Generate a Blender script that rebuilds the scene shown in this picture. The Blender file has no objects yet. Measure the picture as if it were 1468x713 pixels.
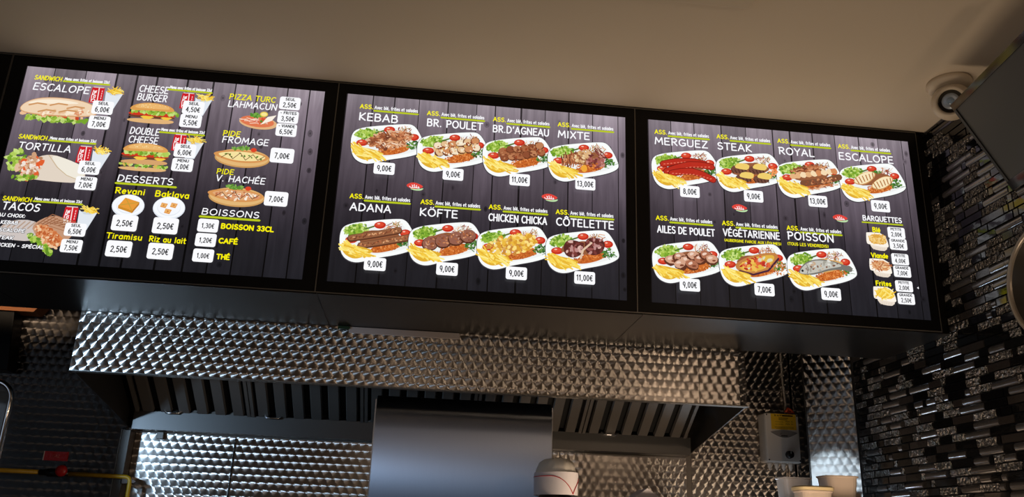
import bpy, bmesh, math, random
from mathutils import Vector, Matrix

# ---------------------------------------------------------------- camera, world, lights, exposure
scene = bpy.context.scene
COL = scene.collection
CEIL = 2.955          # ceiling height
WALL_R = 1.497        # tiled wall on the right
WALL_B = 1.08         # steel clad wall behind the cooking line
cam_data = bpy.data.cameras.new('camera')
cam = bpy.data.objects.new('camera', cam_data)
COL.objects.link(cam)
yaw, pitch, roll = 0.09961, 0.33222, 0.03731
fwd = Vector((math.sin(yaw) * math.cos(pitch), math.cos(yaw) * math.cos(pitch), math.sin(pitch)))
rgt = Vector((math.cos(yaw), -math.sin(yaw), 0))
upv = rgt.cross(fwd)
r2 = math.cos(roll) * rgt + math.sin(roll) * upv
u2 = -math.sin(roll) * rgt + math.cos(roll) * upv
mw = Matrix((r2, u2, -fwd)).transposed().to_4x4()
mw.translation = Vector((-0.1456, -2.39993, 1.6))
cam.matrix_world = mw
cam_data.sensor_width = 36.0
cam_data.lens = 1200.0 / 1468.0 * 36.0
cam_data.clip_start = 0.05
scene.camera = cam

world = bpy.data.worlds.new('world')
scene.world = world
world.use_nodes = True
world.node_tree.nodes['Background'].inputs[0].default_value = (0.55, 0.65, 0.85, 1)
world.node_tree.nodes['Background'].inputs[1].default_value = 0.3

def lamp(name, kind, loc, target, energy, color, size=None, size_y=None, spread=None, radius=None, cone=None, blend=0.4):
    d = bpy.data.lights.new(name, kind)
    d.energy = energy
    d.color = color
    if kind == 'AREA':
        d.shape = 'RECTANGLE'
        d.size = size
        d.size_y = size_y or size
        if spread: d.spread = math.radians(spread)
    else:
        d.shadow_soft_size = radius or 0.03
    if kind == 'SPOT':
        d.spot_size = math.radians(cone)
        d.spot_blend = blend
    o = bpy.data.objects.new(name, d)
    o.location = loc
    o.rotation_euler = (Vector(target) - Vector(loc)).to_track_quat('-Z', 'Y').to_euler()
    COL.objects.link(o)
    return o

# daylight through the shop window on the left, a cool lamp off left, and added unseen lights
lamp('window_daylight', 'AREA', (-2.9, -2.2, 1.55), (0.0, -0.6, 1.6), 3, (0.66, 0.82, 1.0), 1.9, 1.5)
lamp('case_light', 'SPOT', (-1.75, -0.20, 1.95), (-0.799, 0.687, 1.91), 42, (0.47, 0.71, 1.0), radius=0.03, cone=51, blend=0.12)
lamp('added_panel_spot', 'SPOT', (-1.3, -1.35, 2.04), (1.42, 0.70, 1.835), 55, (0.6, 0.8, 1.0), radius=0.02, cone=4.0, blend=0.12)  # added narrow spot, without a fitting, for the bright patch on the angled panel
lamp('top_board_fill', 'AREA', (-1.9, 0.80, 2.40), (-1.9, 1.0, 2.391), 0.12, (1.0, 0.74, 0.5), 0.5, 0.02, 60)  # unseen strip of light added to brighten the wooden board on the cupboard
lamp('added_wall_light', 'POINT', (1.36, -1.95, 2.36), (0, 0, 0), 8, (1.0, 0.72, 0.5), radius=0.03)  # added out of view for warm streaks on the hood front and tiles
lamp('added_pendant_light', 'POINT', (-0.35, -3.3, 2.25), (0, 0, 0), 7, (1.0, 0.74, 0.54), radius=0.03)  # second warm light added out of view, so the streaks on the hood cross
lamp('low_fill', 'AREA', (0.85, -0.42, 1.12), (0.85, 0.9, 2.1), 11.0, (1.0, 0.76, 0.54), 0.9, 0.2)  # unseen upward fill added for the filters, control box and paper hat
lamp('tile_fill', 'AREA', (1.12, 0.93, 1.60), (1.497, -0.1, 1.80), 1.6, (0.62, 0.8, 1.0), 0.4, 0.02)  # unseen cool fill added for gleams on the ribbed tiles
scene.view_settings.view_transform = 'Standard'
scene.view_settings.look = 'None'
scene.view_settings.exposure = 0.0
scene.view_settings.gamma = 1.0
scene.view_settings.use_curve_mapping = False

# ---------------------------------------------------------------- helpers
def lin(c):
    return tuple(((x / 255) / 12.92 if x / 255 <= 0.04045 else ((x / 255 + 0.055) / 1.055) ** 2.4) for x in c)

class MB:
    """collects shapes and links them as ONE mesh object"""
    def __init__(self):
        self.v = []; self.f = []; self.mi = []; self.sm = []
    def add(self, vs, fs, mi=0, smooth=False):
        o = len(self.v)
        self.v += [tuple(p) for p in vs]
        for f in fs:
            self.f.append(tuple(i + o for i in f)); self.mi.append(mi); self.sm.append(smooth)
        return self
    def box(self, x0, x1, y0, y1, z0, z1, mi=0):
        vs = [(x, y, z) for z in (z0, z1) for y in (y0, y1) for x in (x0, x1)]
        return self.add(vs, [(0, 2, 3, 1), (4, 5, 7, 6), (0, 1, 5, 4), (2, 6, 7, 3), (0, 4, 6, 2), (1, 3, 7, 5)], mi)
    def hexa(self, p, mi=0):
        return self.add(p, [(0, 2, 3, 1), (4, 5, 7, 6), (0, 1, 5, 4), (2, 6, 7, 3), (0, 4, 6, 2), (1, 3, 7, 5)], mi)
    def prism(self, poly, a0, a1, axis='x', mi=0):
        n = len(poly)
        def P(p, a):
            return (a, p[0], p[1]) if axis == 'x' else ((p[0], a, p[1]) if axis == 'y' else (p[0], p[1], a))
        vs = [P(p, a0) for p in poly] + [P(p, a1) for p in poly]
        fs = [tuple(range(n)), tuple(range(2 * n - 1, n - 1, -1))] + [(i, i + n, (i + 1) % n + n, (i + 1) % n) for i in range(n)]
        return self.add(vs, fs, mi)
    def tube(self, pts, r, n=12, mi=0, closed=False, caps=True):
        pts = [Vector(p) for p in pts]
        m = len(pts)
        rs = r if isinstance(r, (list, tuple)) else [r] * m
        vs = []; ref = None
        for i, p in enumerate(pts):
            a = pts[(i - 1) % m] if (closed or i > 0) else p
            b = pts[(i + 1) % m] if (closed or i < m - 1) else p
            t = (b - a).normalized()
            if ref is None:
                ref = t.orthogonal().normalized()
            ref = (ref - t * ref.dot(t)).normalized()
            w = t.cross(ref)
            vs += [p + rs[i] * (math.cos(k * 2 * math.pi / n) * ref + math.sin(k * 2 * math.pi / n) * w) for k in range(n)]
        fs = []
        for i in range(m if closed else m - 1):
            for k in range(n):
                j = (i + 1) % m
                fs.append((i * n + k, i * n + (k + 1) % n, j * n + (k + 1) % n, j * n + k))
        if caps and not closed:
            fs += [tuple(range(n - 1, -1, -1)), tuple(range((m - 1) * n, m * n))]
        return self.add(vs, fs, mi, True)
    def lathe(self, prof, c, axis=(0, 0, 1), n=32, mi=0, sx=1, sy=1, smooth=True):
        ax = Vector(axis).normalized(); e = ax.orthogonal().normalized(); g = ax.cross(e); c = Vector(c)
        vs = []
        for r, h in prof:
            vs += [c + ax * h + r * (sx * math.cos(k * 2 * math.pi / n) * e + sy * math.sin(k * 2 * math.pi / n) * g) for k in range(n)]
        fs = []
        for i in range(len(prof) - 1):
            for k in range(n):
                fs.append((i * n + k, i * n + (k + 1) % n, (i + 1) * n + (k + 1) % n, (i + 1) * n + k))
        if prof[0][0] > 1e-6: fs.append(tuple(range(n - 1, -1, -1)))
        if prof[-1][0] > 1e-6: fs.append(tuple(range((len(prof) - 1) * n, len(prof) * n)))
        return self.add(vs, fs, mi, smooth)
    def build(self, name, mats, parent=None, bevel=0, kind=None, seg=2, fix=True):
        me = bpy.data.meshes.new(name)
        me.from_pydata(self.v, [], self.f)
        if not isinstance(mats, (list, tuple)): mats = [mats]
        for m in mats: me.materials.append(m)
        me.polygons.foreach_set('material_index', self.mi)
        me.polygons.foreach_set('use_smooth', self.sm)
        if fix:
            bm = bmesh.new(); bm.from_mesh(me)
            bmesh.ops.recalc_face_normals(bm, faces=bm.faces)
            bm.to_mesh(me); bm.free()
        me.update()
        o = bpy.data.objects.new(name, me)
        COL.objects.link(o)
        if bevel:
            b = o.modifiers.new('bevel', 'BEVEL'); b.width = bevel; b.segments = seg; b.limit_method = 'ANGLE'
        if parent is not None: o.parent = parent; o.matrix_parent_inverse = Matrix.Translation(-parent.location)
        if kind: o['kind'] = kind
        return o

def thing(name, label, cat, loc, group=None):
    o = bpy.data.objects.new(name, None)
    o.empty_display_size = 0.05
    o.location = loc
    COL.objects.link(o)
    tag(o, label, cat, group)
    return o
def tag(o, label, cat, group=None):
    o['label'] = label; o['category'] = cat
    if group: o['group'] = group
    return o

# ---------------------------------------------------------------- materials
def mat(name, color, rough=0.5, metal=0.0, spec=0.5, emis=None, estr=1.0, trans=0.0, coat=0.0, noise=0.0, nscale=20, bump=0.0, bscale=60, stretch=(1, 1, 1), aniso=0.0, alpha=1.0):
    m = bpy.data.materials.new(name); m.use_nodes = True
    nt = m.node_tree; b = nt.nodes['Principled BSDF']
    c = lin(color)
    b.inputs['Base Color'].default_value = (*c, 1)
    b.inputs['Roughness'].default_value = rough
    b.inputs['Metallic'].default_value = metal
    b.inputs['Specular IOR Level'].default_value = spec
    b.inputs['Transmission Weight'].default_value = trans
    b.inputs['Coat Weight'].default_value = coat
    b.inputs['Alpha'].default_value = alpha
    b.inputs['Anisotropic'].default_value = aniso
    if emis: 
        b.inputs['Emission Color'].default_value = (*lin(emis), 1); b.inputs['Emission Strength'].default_value = estr
    tc = nt.nodes.new('ShaderNodeTexCoord'); mp = nt.nodes.new('ShaderNodeMapping')
    mp.inputs['Scale'].default_value = stretch
    nt.links.new(tc.outputs['Object'], mp.inputs[0])
    if noise:
        n = nt.nodes.new('ShaderNodeTexNoise'); n.inputs['Scale'].default_value = nscale; n.inputs['Detail'].default_value = 5
        nt.links.new(mp.outputs[0], n.inputs['Vector'])
        mx = nt.nodes.new('ShaderNodeMix'); mx.data_type = 'RGBA'
        mx.inputs[6].default_value = (*[x * (1 - noise) for x in c], 1)
        mx.inputs[7].default_value = (*[min(1, x * (1 + noise)) for x in c], 1)
        nt.links.new(n.outputs[0], mx.inputs[0]); nt.links.new(mx.outputs[2], b.inputs['Base Color'])
    if bump:
        n = nt.nodes.new('ShaderNodeTexNoise'); n.inputs['Scale'].default_value = bscale; n.inputs['Detail'].default_value = 3
        nt.links.new(mp.outputs[0], n.inputs['Vector'])
        bp = nt.nodes.new('ShaderNodeBump'); bp.inputs['Strength'].default_value = bump; bp.inputs['Distance'].default_value = 0.002
        nt.links.new(n.outputs[0], bp.inputs['Height']); nt.links.new(bp.outputs[0], b.inputs['Normal'])
    return m

def swirl_steel(name, color, rough=0.36, aniso=1.0, sx=0.034, sz=0.028, rad=0.024):
    """engine-turned stainless steel: overlapping round brush marks, each brushed in circles about its centre (the gloss spreads across the brush lines)"""
    m = bpy.data.materials.new(name); m.use_nodes = True
    nt = m.node_tree; L = nt.links.new; b = nt.nodes['Principled BSDF']
    def val(s, i, v):
        if hasattr(v, 'is_linked'): L(v, s.inputs[i])
        else: s.inputs[i].default_value = v
    def ma(op, a, c=None, d=None):
        n = nt.nodes.new('ShaderNodeMath'); n.operation = op; val(n, 0, a)
        if c is not None: val(n, 1, c)
        if d is not None: val(n, 2, d)
        return n.outputs[0]
    tc = nt.nodes.new('ShaderNodeTexCoord'); sp = nt.nodes.new('ShaderNodeSeparateXYZ'); L(tc.outputs['Object'], sp.inputs[0])
    x, z = sp.outputs[0], sp.outputs[2]
    v = ma('MULTIPLY', z, 1 / sz)
    u = ma('SUBTRACT', ma('MULTIPLY', x, 1 / sx), ma('MULTIPLY', v, 0.5))
    fu, fv = ma('FRACT', u), ma('FRACT', v)
    cx = cz = None
    for a, c in ((0, 0), (1, 0), (0, 1), (1, 1)):
        du = ma('SUBTRACT', fu, a); dv = ma('SUBTRACT', fv, c)
        dx = ma('MULTIPLY', ma('ADD', du, ma('MULTIPLY', dv, 0.5)), sx); dz = ma('MULTIPLY', dv, sz)
        if cx is None: cx, cz = dx, dz; continue
        d2 = ma('ADD', ma('MULTIPLY', dx, dx), ma('MULTIPLY', dz, dz))
        k = ma('LESS_THAN', d2, rad * rad)
        cx = ma('ADD', cx, ma('MULTIPLY', k, ma('SUBTRACT', dx, cx)))
        cz = ma('ADD', cz, ma('MULTIPLY', k, ma('SUBTRACT', dz, cz)))
    cb = nt.nodes.new('ShaderNodeCombineXYZ'); L(cx, cb.inputs[0]); L(cz, cb.inputs[2])
    vt = nt.nodes.new('ShaderNodeVectorTransform'); vt.vector_type = 'VECTOR'; vt.convert_from = 'OBJECT'; vt.convert_to = 'WORLD'
    L(cb.outputs[0], vt.inputs[0])
    nm = nt.nodes.new('ShaderNodeVectorMath'); nm.operation = 'NORMALIZE'; L(vt.outputs[0], nm.inputs[0])
    L(nm.outputs[0], b.inputs['Tangent'])
    # fine rings of the brush, and a little wear
    r = ma('SQRT', ma('ADD', ma('MULTIPLY', cx, cx), ma('MULTIPLY', cz, cz)))
    nz = nt.nodes.new('ShaderNodeTexNoise'); nz.inputs['Scale'].default_value = 6; L(tc.outputs['Object'], nz.inputs['Vector'])
    b.inputs['Base Color'].default_value = (*lin(color), 1)
    b.inputs['Metallic'].default_value = 1.0
    b.inputs['Anisotropic'].default_value = aniso
    L(ma('ADD', ma('MULTIPLY', nz.outputs[0], 0.08), rough - 0.04), b.inputs['Roughness'])
    return m

M_ceiling = mat('ceiling_paint', (205, 192, 172), 0.9, noise=0.03, nscale=3)
M_wall = mat('wall_paint', (120, 112, 104), 0.9)
M_floor = mat('floor_tile', (96, 90, 84), 0.5, noise=0.1, nscale=8)
M_black = mat('black_board', (5, 5, 6), 0.4, spec=0.2)
M_house = mat('dark_steel', (38, 36, 34), 0.34, 0.9, noise=0.12, nscale=3, stretch=(6, 1, 1))
M_trim = mat('grey_trim', (120, 116, 110), 0.4, 0.8)
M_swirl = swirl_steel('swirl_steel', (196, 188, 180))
M_swirl_shaded = swirl_steel('shaded_swirl_steel', (104, 100, 98), 0.42)  # same swirl steel with the shade left of the hood put into its colour
M_steel = mat('brushed_steel', (150, 150, 152), 0.34, 1.0, noise=0.06, nscale=30, stretch=(1, 1, 40), aniso=0.5)
M_dsteel = mat('greasy_steel', (84, 80, 76), 0.45, 0.9, noise=0.15, nscale=9)
M_dark = mat('dark_gap', (8, 8, 8), 0.8)
M_chrome = mat('chrome', (220, 220, 222), 0.12, 1.0)
M_grey = mat('grey_plastic', (196, 190, 182), 0.5)
M_cream = mat('cream_plastic', (196, 182, 160), 0.45)
M_yellow = mat('yellow_sticker', (236, 190, 30), 0.6)
M_pipe = mat('yellow_pipe', (190, 150, 20), 0.4, noise=0.3, nscale=30)
M_red = mat('red_plastic', (176, 22, 22), 0.35)
M_white = mat('white_ink', (225, 215, 215), 0.6)
M_blackp = mat('black_plastic', (14, 14, 15), 0.4)
M_wood = mat('orange_wood', (176, 104, 48), 0.55, noise=0.25, nscale=6, stretch=(1, 12, 12))
M_paper = mat('white_paper', (244, 238, 241), 0.8, noise=0.03, nscale=20)
M_tissue = mat('crinkled_tissue', (248, 242, 230), 0.85, bump=0.5, bscale=40)
M_redline = mat('red_line', (200, 36, 40), 0.7)
M_tub = mat('milky_plastic', (226, 208, 192), 0.4, trans=0.25)
M_sauce = mat('orange_food', (196, 84, 40), 0.6, noise=0.4, nscale=60)
M_glass = mat('dark_glass', (6, 7, 8), 0.04, spec=0.8)
M_mirror = mat('mirror_glass', (60, 62, 64), 0.02, 0.9)
M_tvglass = mat('screen_glass', (46, 46, 46), 0.42, spec=0.6)
M_skin = mat('skin', (186, 138, 112), 0.55)
M_hair = mat('black_hair', (16, 13, 12), 0.5)
M_cloth = mat('black_cloth', (22, 22, 25), 0.85, bump=0.2, bscale=200)

# ---------------------------------------------------------------- the room shell
ROOM_L, ROOM_F = -3.1, -5.2
MB().box(ROOM_L, WALL_R + .1, ROOM_F, WALL_B + .1, -0.1, 0).build('floor', M_floor, kind='structure')
MB().box(ROOM_L, WALL_R + .1, ROOM_F, WALL_B + .1, CEIL, CEIL + 0.1).build('ceiling', M_ceiling, kind='structure')
MB().box(ROOM_L, WALL_R + .1, WALL_B + .004, WALL_B + .1, 0, CEIL).build('wall_back', M_wall, kind='structure')
MB().box(ROOM_L, WALL_R + .1, ROOM_F - .1, ROOM_F, 0, CEIL).build('wall_front', M_wall, kind='structure')
b = MB()                                    # left wall with the shop window opening
b.box(ROOM_L - .1, ROOM_L, ROOM_F, -3.4, 0, CEIL); b.box(ROOM_L - .1, ROOM_L, -1.0, WALL_B + .1, 0, CEIL)
b.box(ROOM_L - .1, ROOM_L, -3.4, -1.0, 0, 0.7); b.box(ROOM_L - .1, ROOM_L, -3.4, -1.0, 2.4, CEIL)
b.build('wall_left', M_wall, kind='structure')

# mosaic on the right wall: courses of long thin black, hammered and ribbed tiles
def tile_mats():
    g = mat('tile_black_glass', (10, 10, 11), 0.08, spec=0.7, bump=0.25, bscale=25, stretch=(1, 1, 2))
    h = mat('tile_hammered', (118, 114, 110), 0.13, 0.95, bump=1.0, bscale=85)
    h.node_tree.nodes['Bump'].inputs['Distance'].default_value = 0.03
    r = mat('tile_ribbed', (104, 100, 98), 0.18, 0.7)
    k = mat('tile_smoke', (40, 36, 34), 0.16, spec=0.7, bump=0.3, bscale=18)
    grout = mat('grout', (30, 27, 25), 0.9)
    return [g, h, r, k, grout]
rnd = random.Random(4)
b = MB()
b.box(WALL_R, WALL_R + .1, ROOM_F, WALL_B, 0, CEIL, 4)
pitch_z, gap = 0.0255, 0.0022
z = 0.93
while z < CEIL - 0.01:
    y = -1.5 - rnd.random() * .1
    z1 = min(z + pitch_z - gap, CEIL - .002)
    prev = -1
    while y < 0.628:
        ln = rnd.choice((0.02, 0.045, 0.065, 0.085, 0.1, 0.11))
        y1 = min(y + ln, 0.632)
        t = rnd.choice([q for q in (0, 0, 0, 0, 1, 1, 1, 2, 2, 3) if q != prev or rnd.random() < .2]); prev = t
        x0 = WALL_R
        if t == 2:                            # rounded rib
            zm = (z + z1) / 2; hz = (z1 - z) / 2
            prof = [(-1, .001), (-.75, .005), (-.35, .0075), (.35, .0075), (.75, .005), (1, .001)]
            vs = [(x0 - d, yy, zm + s * hz) for yy in (y, y1) for s, d in prof]
            n = len(prof)
            b.add(vs, [(i, i + 1, i + 1 + n, i + n) for i in range(n - 1)], 2, True)
            b.add(vs[:n], [tuple(range(n))], 2); b.add(vs[n:], [tuple(range(n - 1, -1, -1))], 2)
        else:
            d = (0.006, 0.0068, 0, 0.0055)[t]; e = 0.0014
            vs = [(x0, y, z), (x0, y1, z), (x0, y1, z1), (x0, y, z1), (x0 - d, y + e, z + e), (x0 - d, y1 - e, z + e), (x0 - d, y1 - e, z1 - e), (x0 - d, y + e, z1 - e)]
            b.add(vs, [(4, 5, 6, 7), (0, 1, 5, 4), (1, 2, 6, 5), (2, 3, 7, 6), (3, 0, 4, 7)], t)
        y = y1 + gap
    z += pitch_z
b.build('wall_right', tile_mats(), kind='structure')

# ---------------------------------------------------------------- lettering: a hand-brushed stroke alphabet
def arc(cx, cy, rx, ry, a0, a1, n=10):
    return [(cx + rx * math.cos(math.radians(a0 + (a1 - a0) * i / n)), cy + ry * math.sin(math.radians(a0 + (a1 - a0) * i / n))) for i in range(n + 1)]
GL = {
    'A': (.74, [[(.02, 0), (.36, 1), (.70, 0)], [(.14, .34), (.60, .34)]]),
    'B': (.68, [[(.06, 0), (.06, 1)], [(.06, 1), (.3, 1)] + arc(.32, .77, .24, .23, 90, -90, 8) + [(.06, .54)], [(.06, .54), (.32, .54)] + arc(.34, .27, .28, .27, 90, -90, 8) + [(.06, 0)]]),
    'C': (.66, [arc(.40, .5, .36, .5, 50, 310, 14)]),
    'D': (.74, [[(.06, 0), (.06, 1)], [(.06, 1)] + arc(.22, .5, .46, .5, 90, -90, 12) + [(.06, 0)]]),
    'E': (.60, [[(.54, 1), (.06, 1), (.06, 0), (.56, 0)], [(.06, .52), (.48, .52)]]),
    'F': (.56, [[(.54, 1), (.06, 1), (.06, 0)], [(.06, .52), (.46, .52)]]),
    'G': (.74, [arc(.40, .5, .36, .5, 50, 330, 14), [(.42, .44), (.72, .44), (.70, .1)]]),
    'H': (.70, [[(.06, 0), (.06, 1)], [(.64, 0), (.64, 1)], [(.06, .5), (.64, .5)]]),
    'I': (.22, [[(.11, 0), (.11, 1)]]),
    'J': (.5, [[(.42, 1), (.42, .25)] + arc(.22, .25, .2, .25, 0, -180, 8)]),
    'K': (.66, [[(.06, 0), (.06, 1)], [(.58, 1), (.08, .46), (.62, 0)]]),
    'L': (.54, [[(.06, 1), (.06, 0), (.52, 0)]]),
    'M': (.86, [[(.04, 0), (.12, 1), (.43, .3), (.74, 1), (.82, 0)]]),
    'N': (.74, [[(.06, 0), (.06, 1), (.66, 0), (.66, 1)]]),
    'O': (.80, [arc(.40, .5, .36, .5, 90, 450, 18)]),
    'P': (.62, [[(.08, 0), (.08, 1)], [(.0, .96), (.3, 1)] + arc(.30, .73, .28, .27, 90, -90, 8) + [(.08, .46)]]),
    'Q': (.82, [arc(.40, .5, .36, .5, 90, 450, 18), [(.46, .26), (.78, -.08)]]),
    'R': (.66, [[(.08, 0), (.08, 1)], [(.0, .97), (.3, 1)] + arc(.30, .75, .27, .25, 90, -90, 8) + [(.08, .5)], [(.26, .5), (.62, 0)]]),
    'S': (.62, [arc(.32, .75, .25, .25, 40, 250, 9) + arc(.30, .26, .27, .26, 75, -150, 10)]),
    'T': (.64, [[(.0, 1), (.64, 1)], [(.32, 1), (.32, 0)]]),
    'U': (.70, [[(.06, 1), (.06, .32)] + arc(.35, .32, .29, .32, 180, 360, 10) + [(.64, 1)]]),
    'V': (.68, [[(.02, 1), (.34, 0), (.66, 1)]]),
    'W': (.96, [[(.02, 1), (.24, 0), (.48, .8), (.72, 0), (.94, 1)]]),
    'X': (.64, [[(.04, 1), (.60, 0)], [(.60, 1), (.04, 0)]]),
    'Y': (.64, [[(.02, 1), (.32, .48), (.62, 1)], [(.32, .48), (.32, 0)]]),
    'Z': (.64, [[(.06, 1), (.58, 1), (.04, 0), (.60, 0)]]),
    'a': (.52, [arc(.25, .33, .21, .33, 40, 320, 12), [(.46, .66), (.46, 0)]]),
    'b': (.52, [[(.06, 1), (.06, 0)], arc(.27, .33, .21, .33, 140, -140, 12)]),
    'c': (.46, [arc(.26, .33, .22, .33, 50, 310, 10)]),
    'd': (.52, [arc(.25, .33, .21, .33, 40, 320, 12), [(.46, 1), (.46, 0)]]),
    'e': (.50, [[(.05, .35), (.45, .37)] + arc(.25, .33, .21, .33, 10, 310, 12)]),
    'f': (.36, [arc(.28, .8, .14, .2, 60, 180, 5) + [(.14, 0)], [(.0, .62), (.32, .62)]]),
    'i': (.18, [[(.09, 0), (.09, .64)], [(.09, .9), (.09, .92)]]),
    'k': (.48, [[(.06, 0), (.06, 1)], [(.42, .66), (.08, .3), (.46, 0)]]),
    'l': (.18, [[(.09, 0), (.09, 1)]]),
    'm': (.76, [[(.06, 0), (.06, .66)], arc(.22, .44, .16, .22, 180, 0, 7) + [(.38, 0)], arc(.54, .44, .16, .22, 180, 0, 7) + [(.70, 0)]]),
    'n': (.50, [[(.06, 0), (.06, .66)], arc(.25, .43, .19, .23, 180, 0, 7) + [(.44, 0)]]),
    'o': (.52, [arc(.26, .33, .21, .33, 90, 450, 14)]),
    'r': (.36, [[(.06, 0), (.06, .66)], arc(.24, .42, .18, .24, 180, 60, 6)]),
    's': (.44, [arc(.23, .49, .17, .17, 45, 250, 7) + arc(.21, .16, .18, .17, 75, -150, 8)]),
    't': (.38, [[(.16, .95), (.16, .15)] + arc(.28, .15, .12, .15, 180, 290, 5), [(.0, .64), (.34, .64)]]),
    'u': (.50, [[(.06, .66), (.06, .22)] + arc(.25, .22, .19, .22, 180, 360, 7) + [(.44, .66)], [(.44, .3), (.44, 0)]]),
    'v': (.46, [[(.03, .66), (.23, 0), (.43, .66)]]),
    'z': (.44, [[(.04, .66), (.40, .66), (.03, 0), (.42, 0)]]),
    '0': (.54, [arc(.27, .5, .21, .5, 90, 450, 14)]),
    '1': (.36, [[(.02, .78), (.2, 1), (.2, 0)]]),
    '2': (.54, [arc(.26, .73, .21, .27, 165, -30, 9) + [(.05, 0), (.5, 0)]]),
    '3': (.54, [arc(.24, .76, .21, .24, 150, -90, 8), arc(.24, .26, .23, .26, 90, -150, 9)]),
    '4': (.56, [[(.38, 0), (.38, 1), (.03, .3), (.53, .3)]]),
    '5': (.54, [[(.46, 1), (.1, 1), (.07, .56)] + arc(.25, .32, .23, .32, 130, -150, 9)]),
    '6': (.54, [[(.42, .97)] + arc(.34, .4, .28, .58, 105, 180, 5) + arc(.27, .3, .21, .3, 180, 540, 14)]),
    '7': (.50, [[(.04, 1), (.46, 1), (.16, 0)]]),
    '8': (.54, [arc(.27, .76, .18, .24, 90, 450, 12), arc(.27, .26, .22, .26, 90, 450, 12)]),
    '9': (.54, [arc(.27, .68, .21, .32, 0, 360, 14) + [(.46, .5), (.34, 0)]]),
    '€': (.58, [arc(.38, .5, .26, .5, 55, 305, 12), [(.0, .6), (.42, .6)], [(.0, .4), (.40, .4)]]),
    ',': (.22, [[(.12, .05), (.06, -.16)]]), '.': (.22, [[(.1, .02), (.1, .05)]]), "'": (.2, [[(.12, 1.02), (.07, .78)]]),
    ':': (.22, [[(.1, .08), (.1, .12)], [(.1, .58), (.1, .62)]]), '-': (.4, [[(.05, .4), (.33, .4)]]),
    '(': (.3, [arc(.3, .5, .22, .6, 125, 235, 6)]), ')': (.3, [arc(.0, .5, .22, .6, 55, -55, 6)]),
    ' ': (.3, []),
}
def comp(base, mark, dx=.0, dy=.0):
    a, s = GL[base]
    return (a, s + [[(x + dx, y + dy) for x, y in m] for m in mark])
AC = [[(.24, 1.14), (.38, 1.3)]]
GL['É'] = comp('E', AC); GL['é'] = comp('e', [[(.2, .78), (.32, .95)]])
GL['Ö'] = comp('O', [[(.26, 1.2), (.27, 1.22)], [(.52, 1.2), (.53, 1.22)]])
GL['Ô'] = comp('O', [[(.22, 1.14), (.4, 1.3), (.58, 1.14)]])

W_, Y_, K_ = (252, 252, 255), (250, 240, 10), (24, 24, 28)
LIME = (186, 200, 30)
def text_width(s, track=.16):
    return sum(GL[c][0] + track for c in s) - track

class Pic:
    """flat coloured shapes of a lit picture, in millimetres on one board (u right, v up); the later lies on the earlier"""
    def __init__(self, base=0):
        self.v = []; self.f = []; self.c = []; self.lay = base
    def up(self, n=1): self.lay += n; return self
    def poly(self, pts, col):
        o = len(self.v)
        self.v += [(p[0], self.lay, p[1]) for p in pts]
        self.f.append(tuple(range(o, o + len(pts)))); self.c.append(lin(col) if max(col) > 1 else col)
    def ell(self, cu, cv, ru, rv, col, rot=0, n=18, jag=0, rg=None):
        ca, sa = math.cos(math.radians(rot)), math.sin(math.radians(rot)); p = []
        for i in range(n):
            k = 1 + (rg.uniform(-jag, jag) if jag else 0)
            a = 2 * math.pi * i / n; x, y = ru * k * math.cos(a), rv * k * math.sin(a)
            p.append((cu + x * ca - y * sa, cv + x * sa + y * ca))
        self.poly(p, col)
    def line(self, pts, w, col, taper=False, n=8):
        h = w / 2
        for i in range(len(pts) - 1):
            a, b = Vector(pts[i]), Vector(pts[i + 1]); d = b - a
            if d.length < 1e-6: continue
            s = Vector((-d.y, d.x)).normalized() * h
            self.poly([a - s, b - s, b + s, a + s], col)
        for p in pts: self.ell(p[0], p[1], h, h, col, n=n)
    def blob(self, pts, col, it=2):
        p = [Vector(q) for q in pts]
        for _ in range(it):
            q = []
            for i in range(len(p)):
                a, c = p[i], p[(i + 1) % len(p)]
                q += [a * .75 + c * .25, a * .25 + c * .75]
            p = q
        self.poly(p, col)
    def text(self, s, u, v, w, cap, col, weight=.15, slant=0.0, track=.16, outline=False):
        k = (w - weight * cap) / text_width(s, track)
        u += weight * cap / 2
        ch = cap * (1 - weight)
        v += weight * cap / 2
        for passno in ((1, 0) if outline else (0,)):
            x = u
            for c in s:
                a, st = GL[c]
                for l in st:
                    pts = [(x + px * k + slant * py * ch, v + py * ch) for px, py in l]
                    self.line(pts, weight * cap * (2.0 if passno else 1), K_ if passno else col)
                x += (a + track) * k
            self.up()
    def card(self, cu, cv, w, h, r, col):
        p = []
        for sx, sy, a0 in ((1, 1, 0), (-1, 1, 90), (-1, -1, 180), (1, -1, 270)):
            p += [(cu + sx * (w / 2 - r) + r * math.cos(math.radians(a0 + q)), cv + sy * (h / 2 - r) + r * math.sin(math.radians(a0 + q))) for q in (0, 30, 60, 90)]
        self.poly(p, col)
    def build(self, name, board, parent, label=None):
        me = bpy.data.meshes.new(name)
        ox, oz = BX[board], BZ
        me.from_pydata([(ox + a / 1000, -0.0012 - l * 0.00003, oz + c / 1000) for a, l, c in self.v], [], self.f)
        at = me.color_attributes.new('picture', 'FLOAT_COLOR', 'CORNER')
        buf = []
        for f, c in zip(self.f, self.c): buf += [*c, 1.0] * len(f)
        at.data.foreach_set('color', buf)
        me.materials.append(M_picture)
        bm = bmesh.new(); bm.from_mesh(me)
        for f in bm.faces:
            if f.normal.y > 0: f.normal_flip()
        bm.to_mesh(me); bm.free()
        o = bpy.data.objects.new(name, me); COL.objects.link(o)
        o.parent = parent; o.matrix_parent_inverse = Matrix.Translation(-parent.location)
        if label: o['label'] = label
        return o

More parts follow.
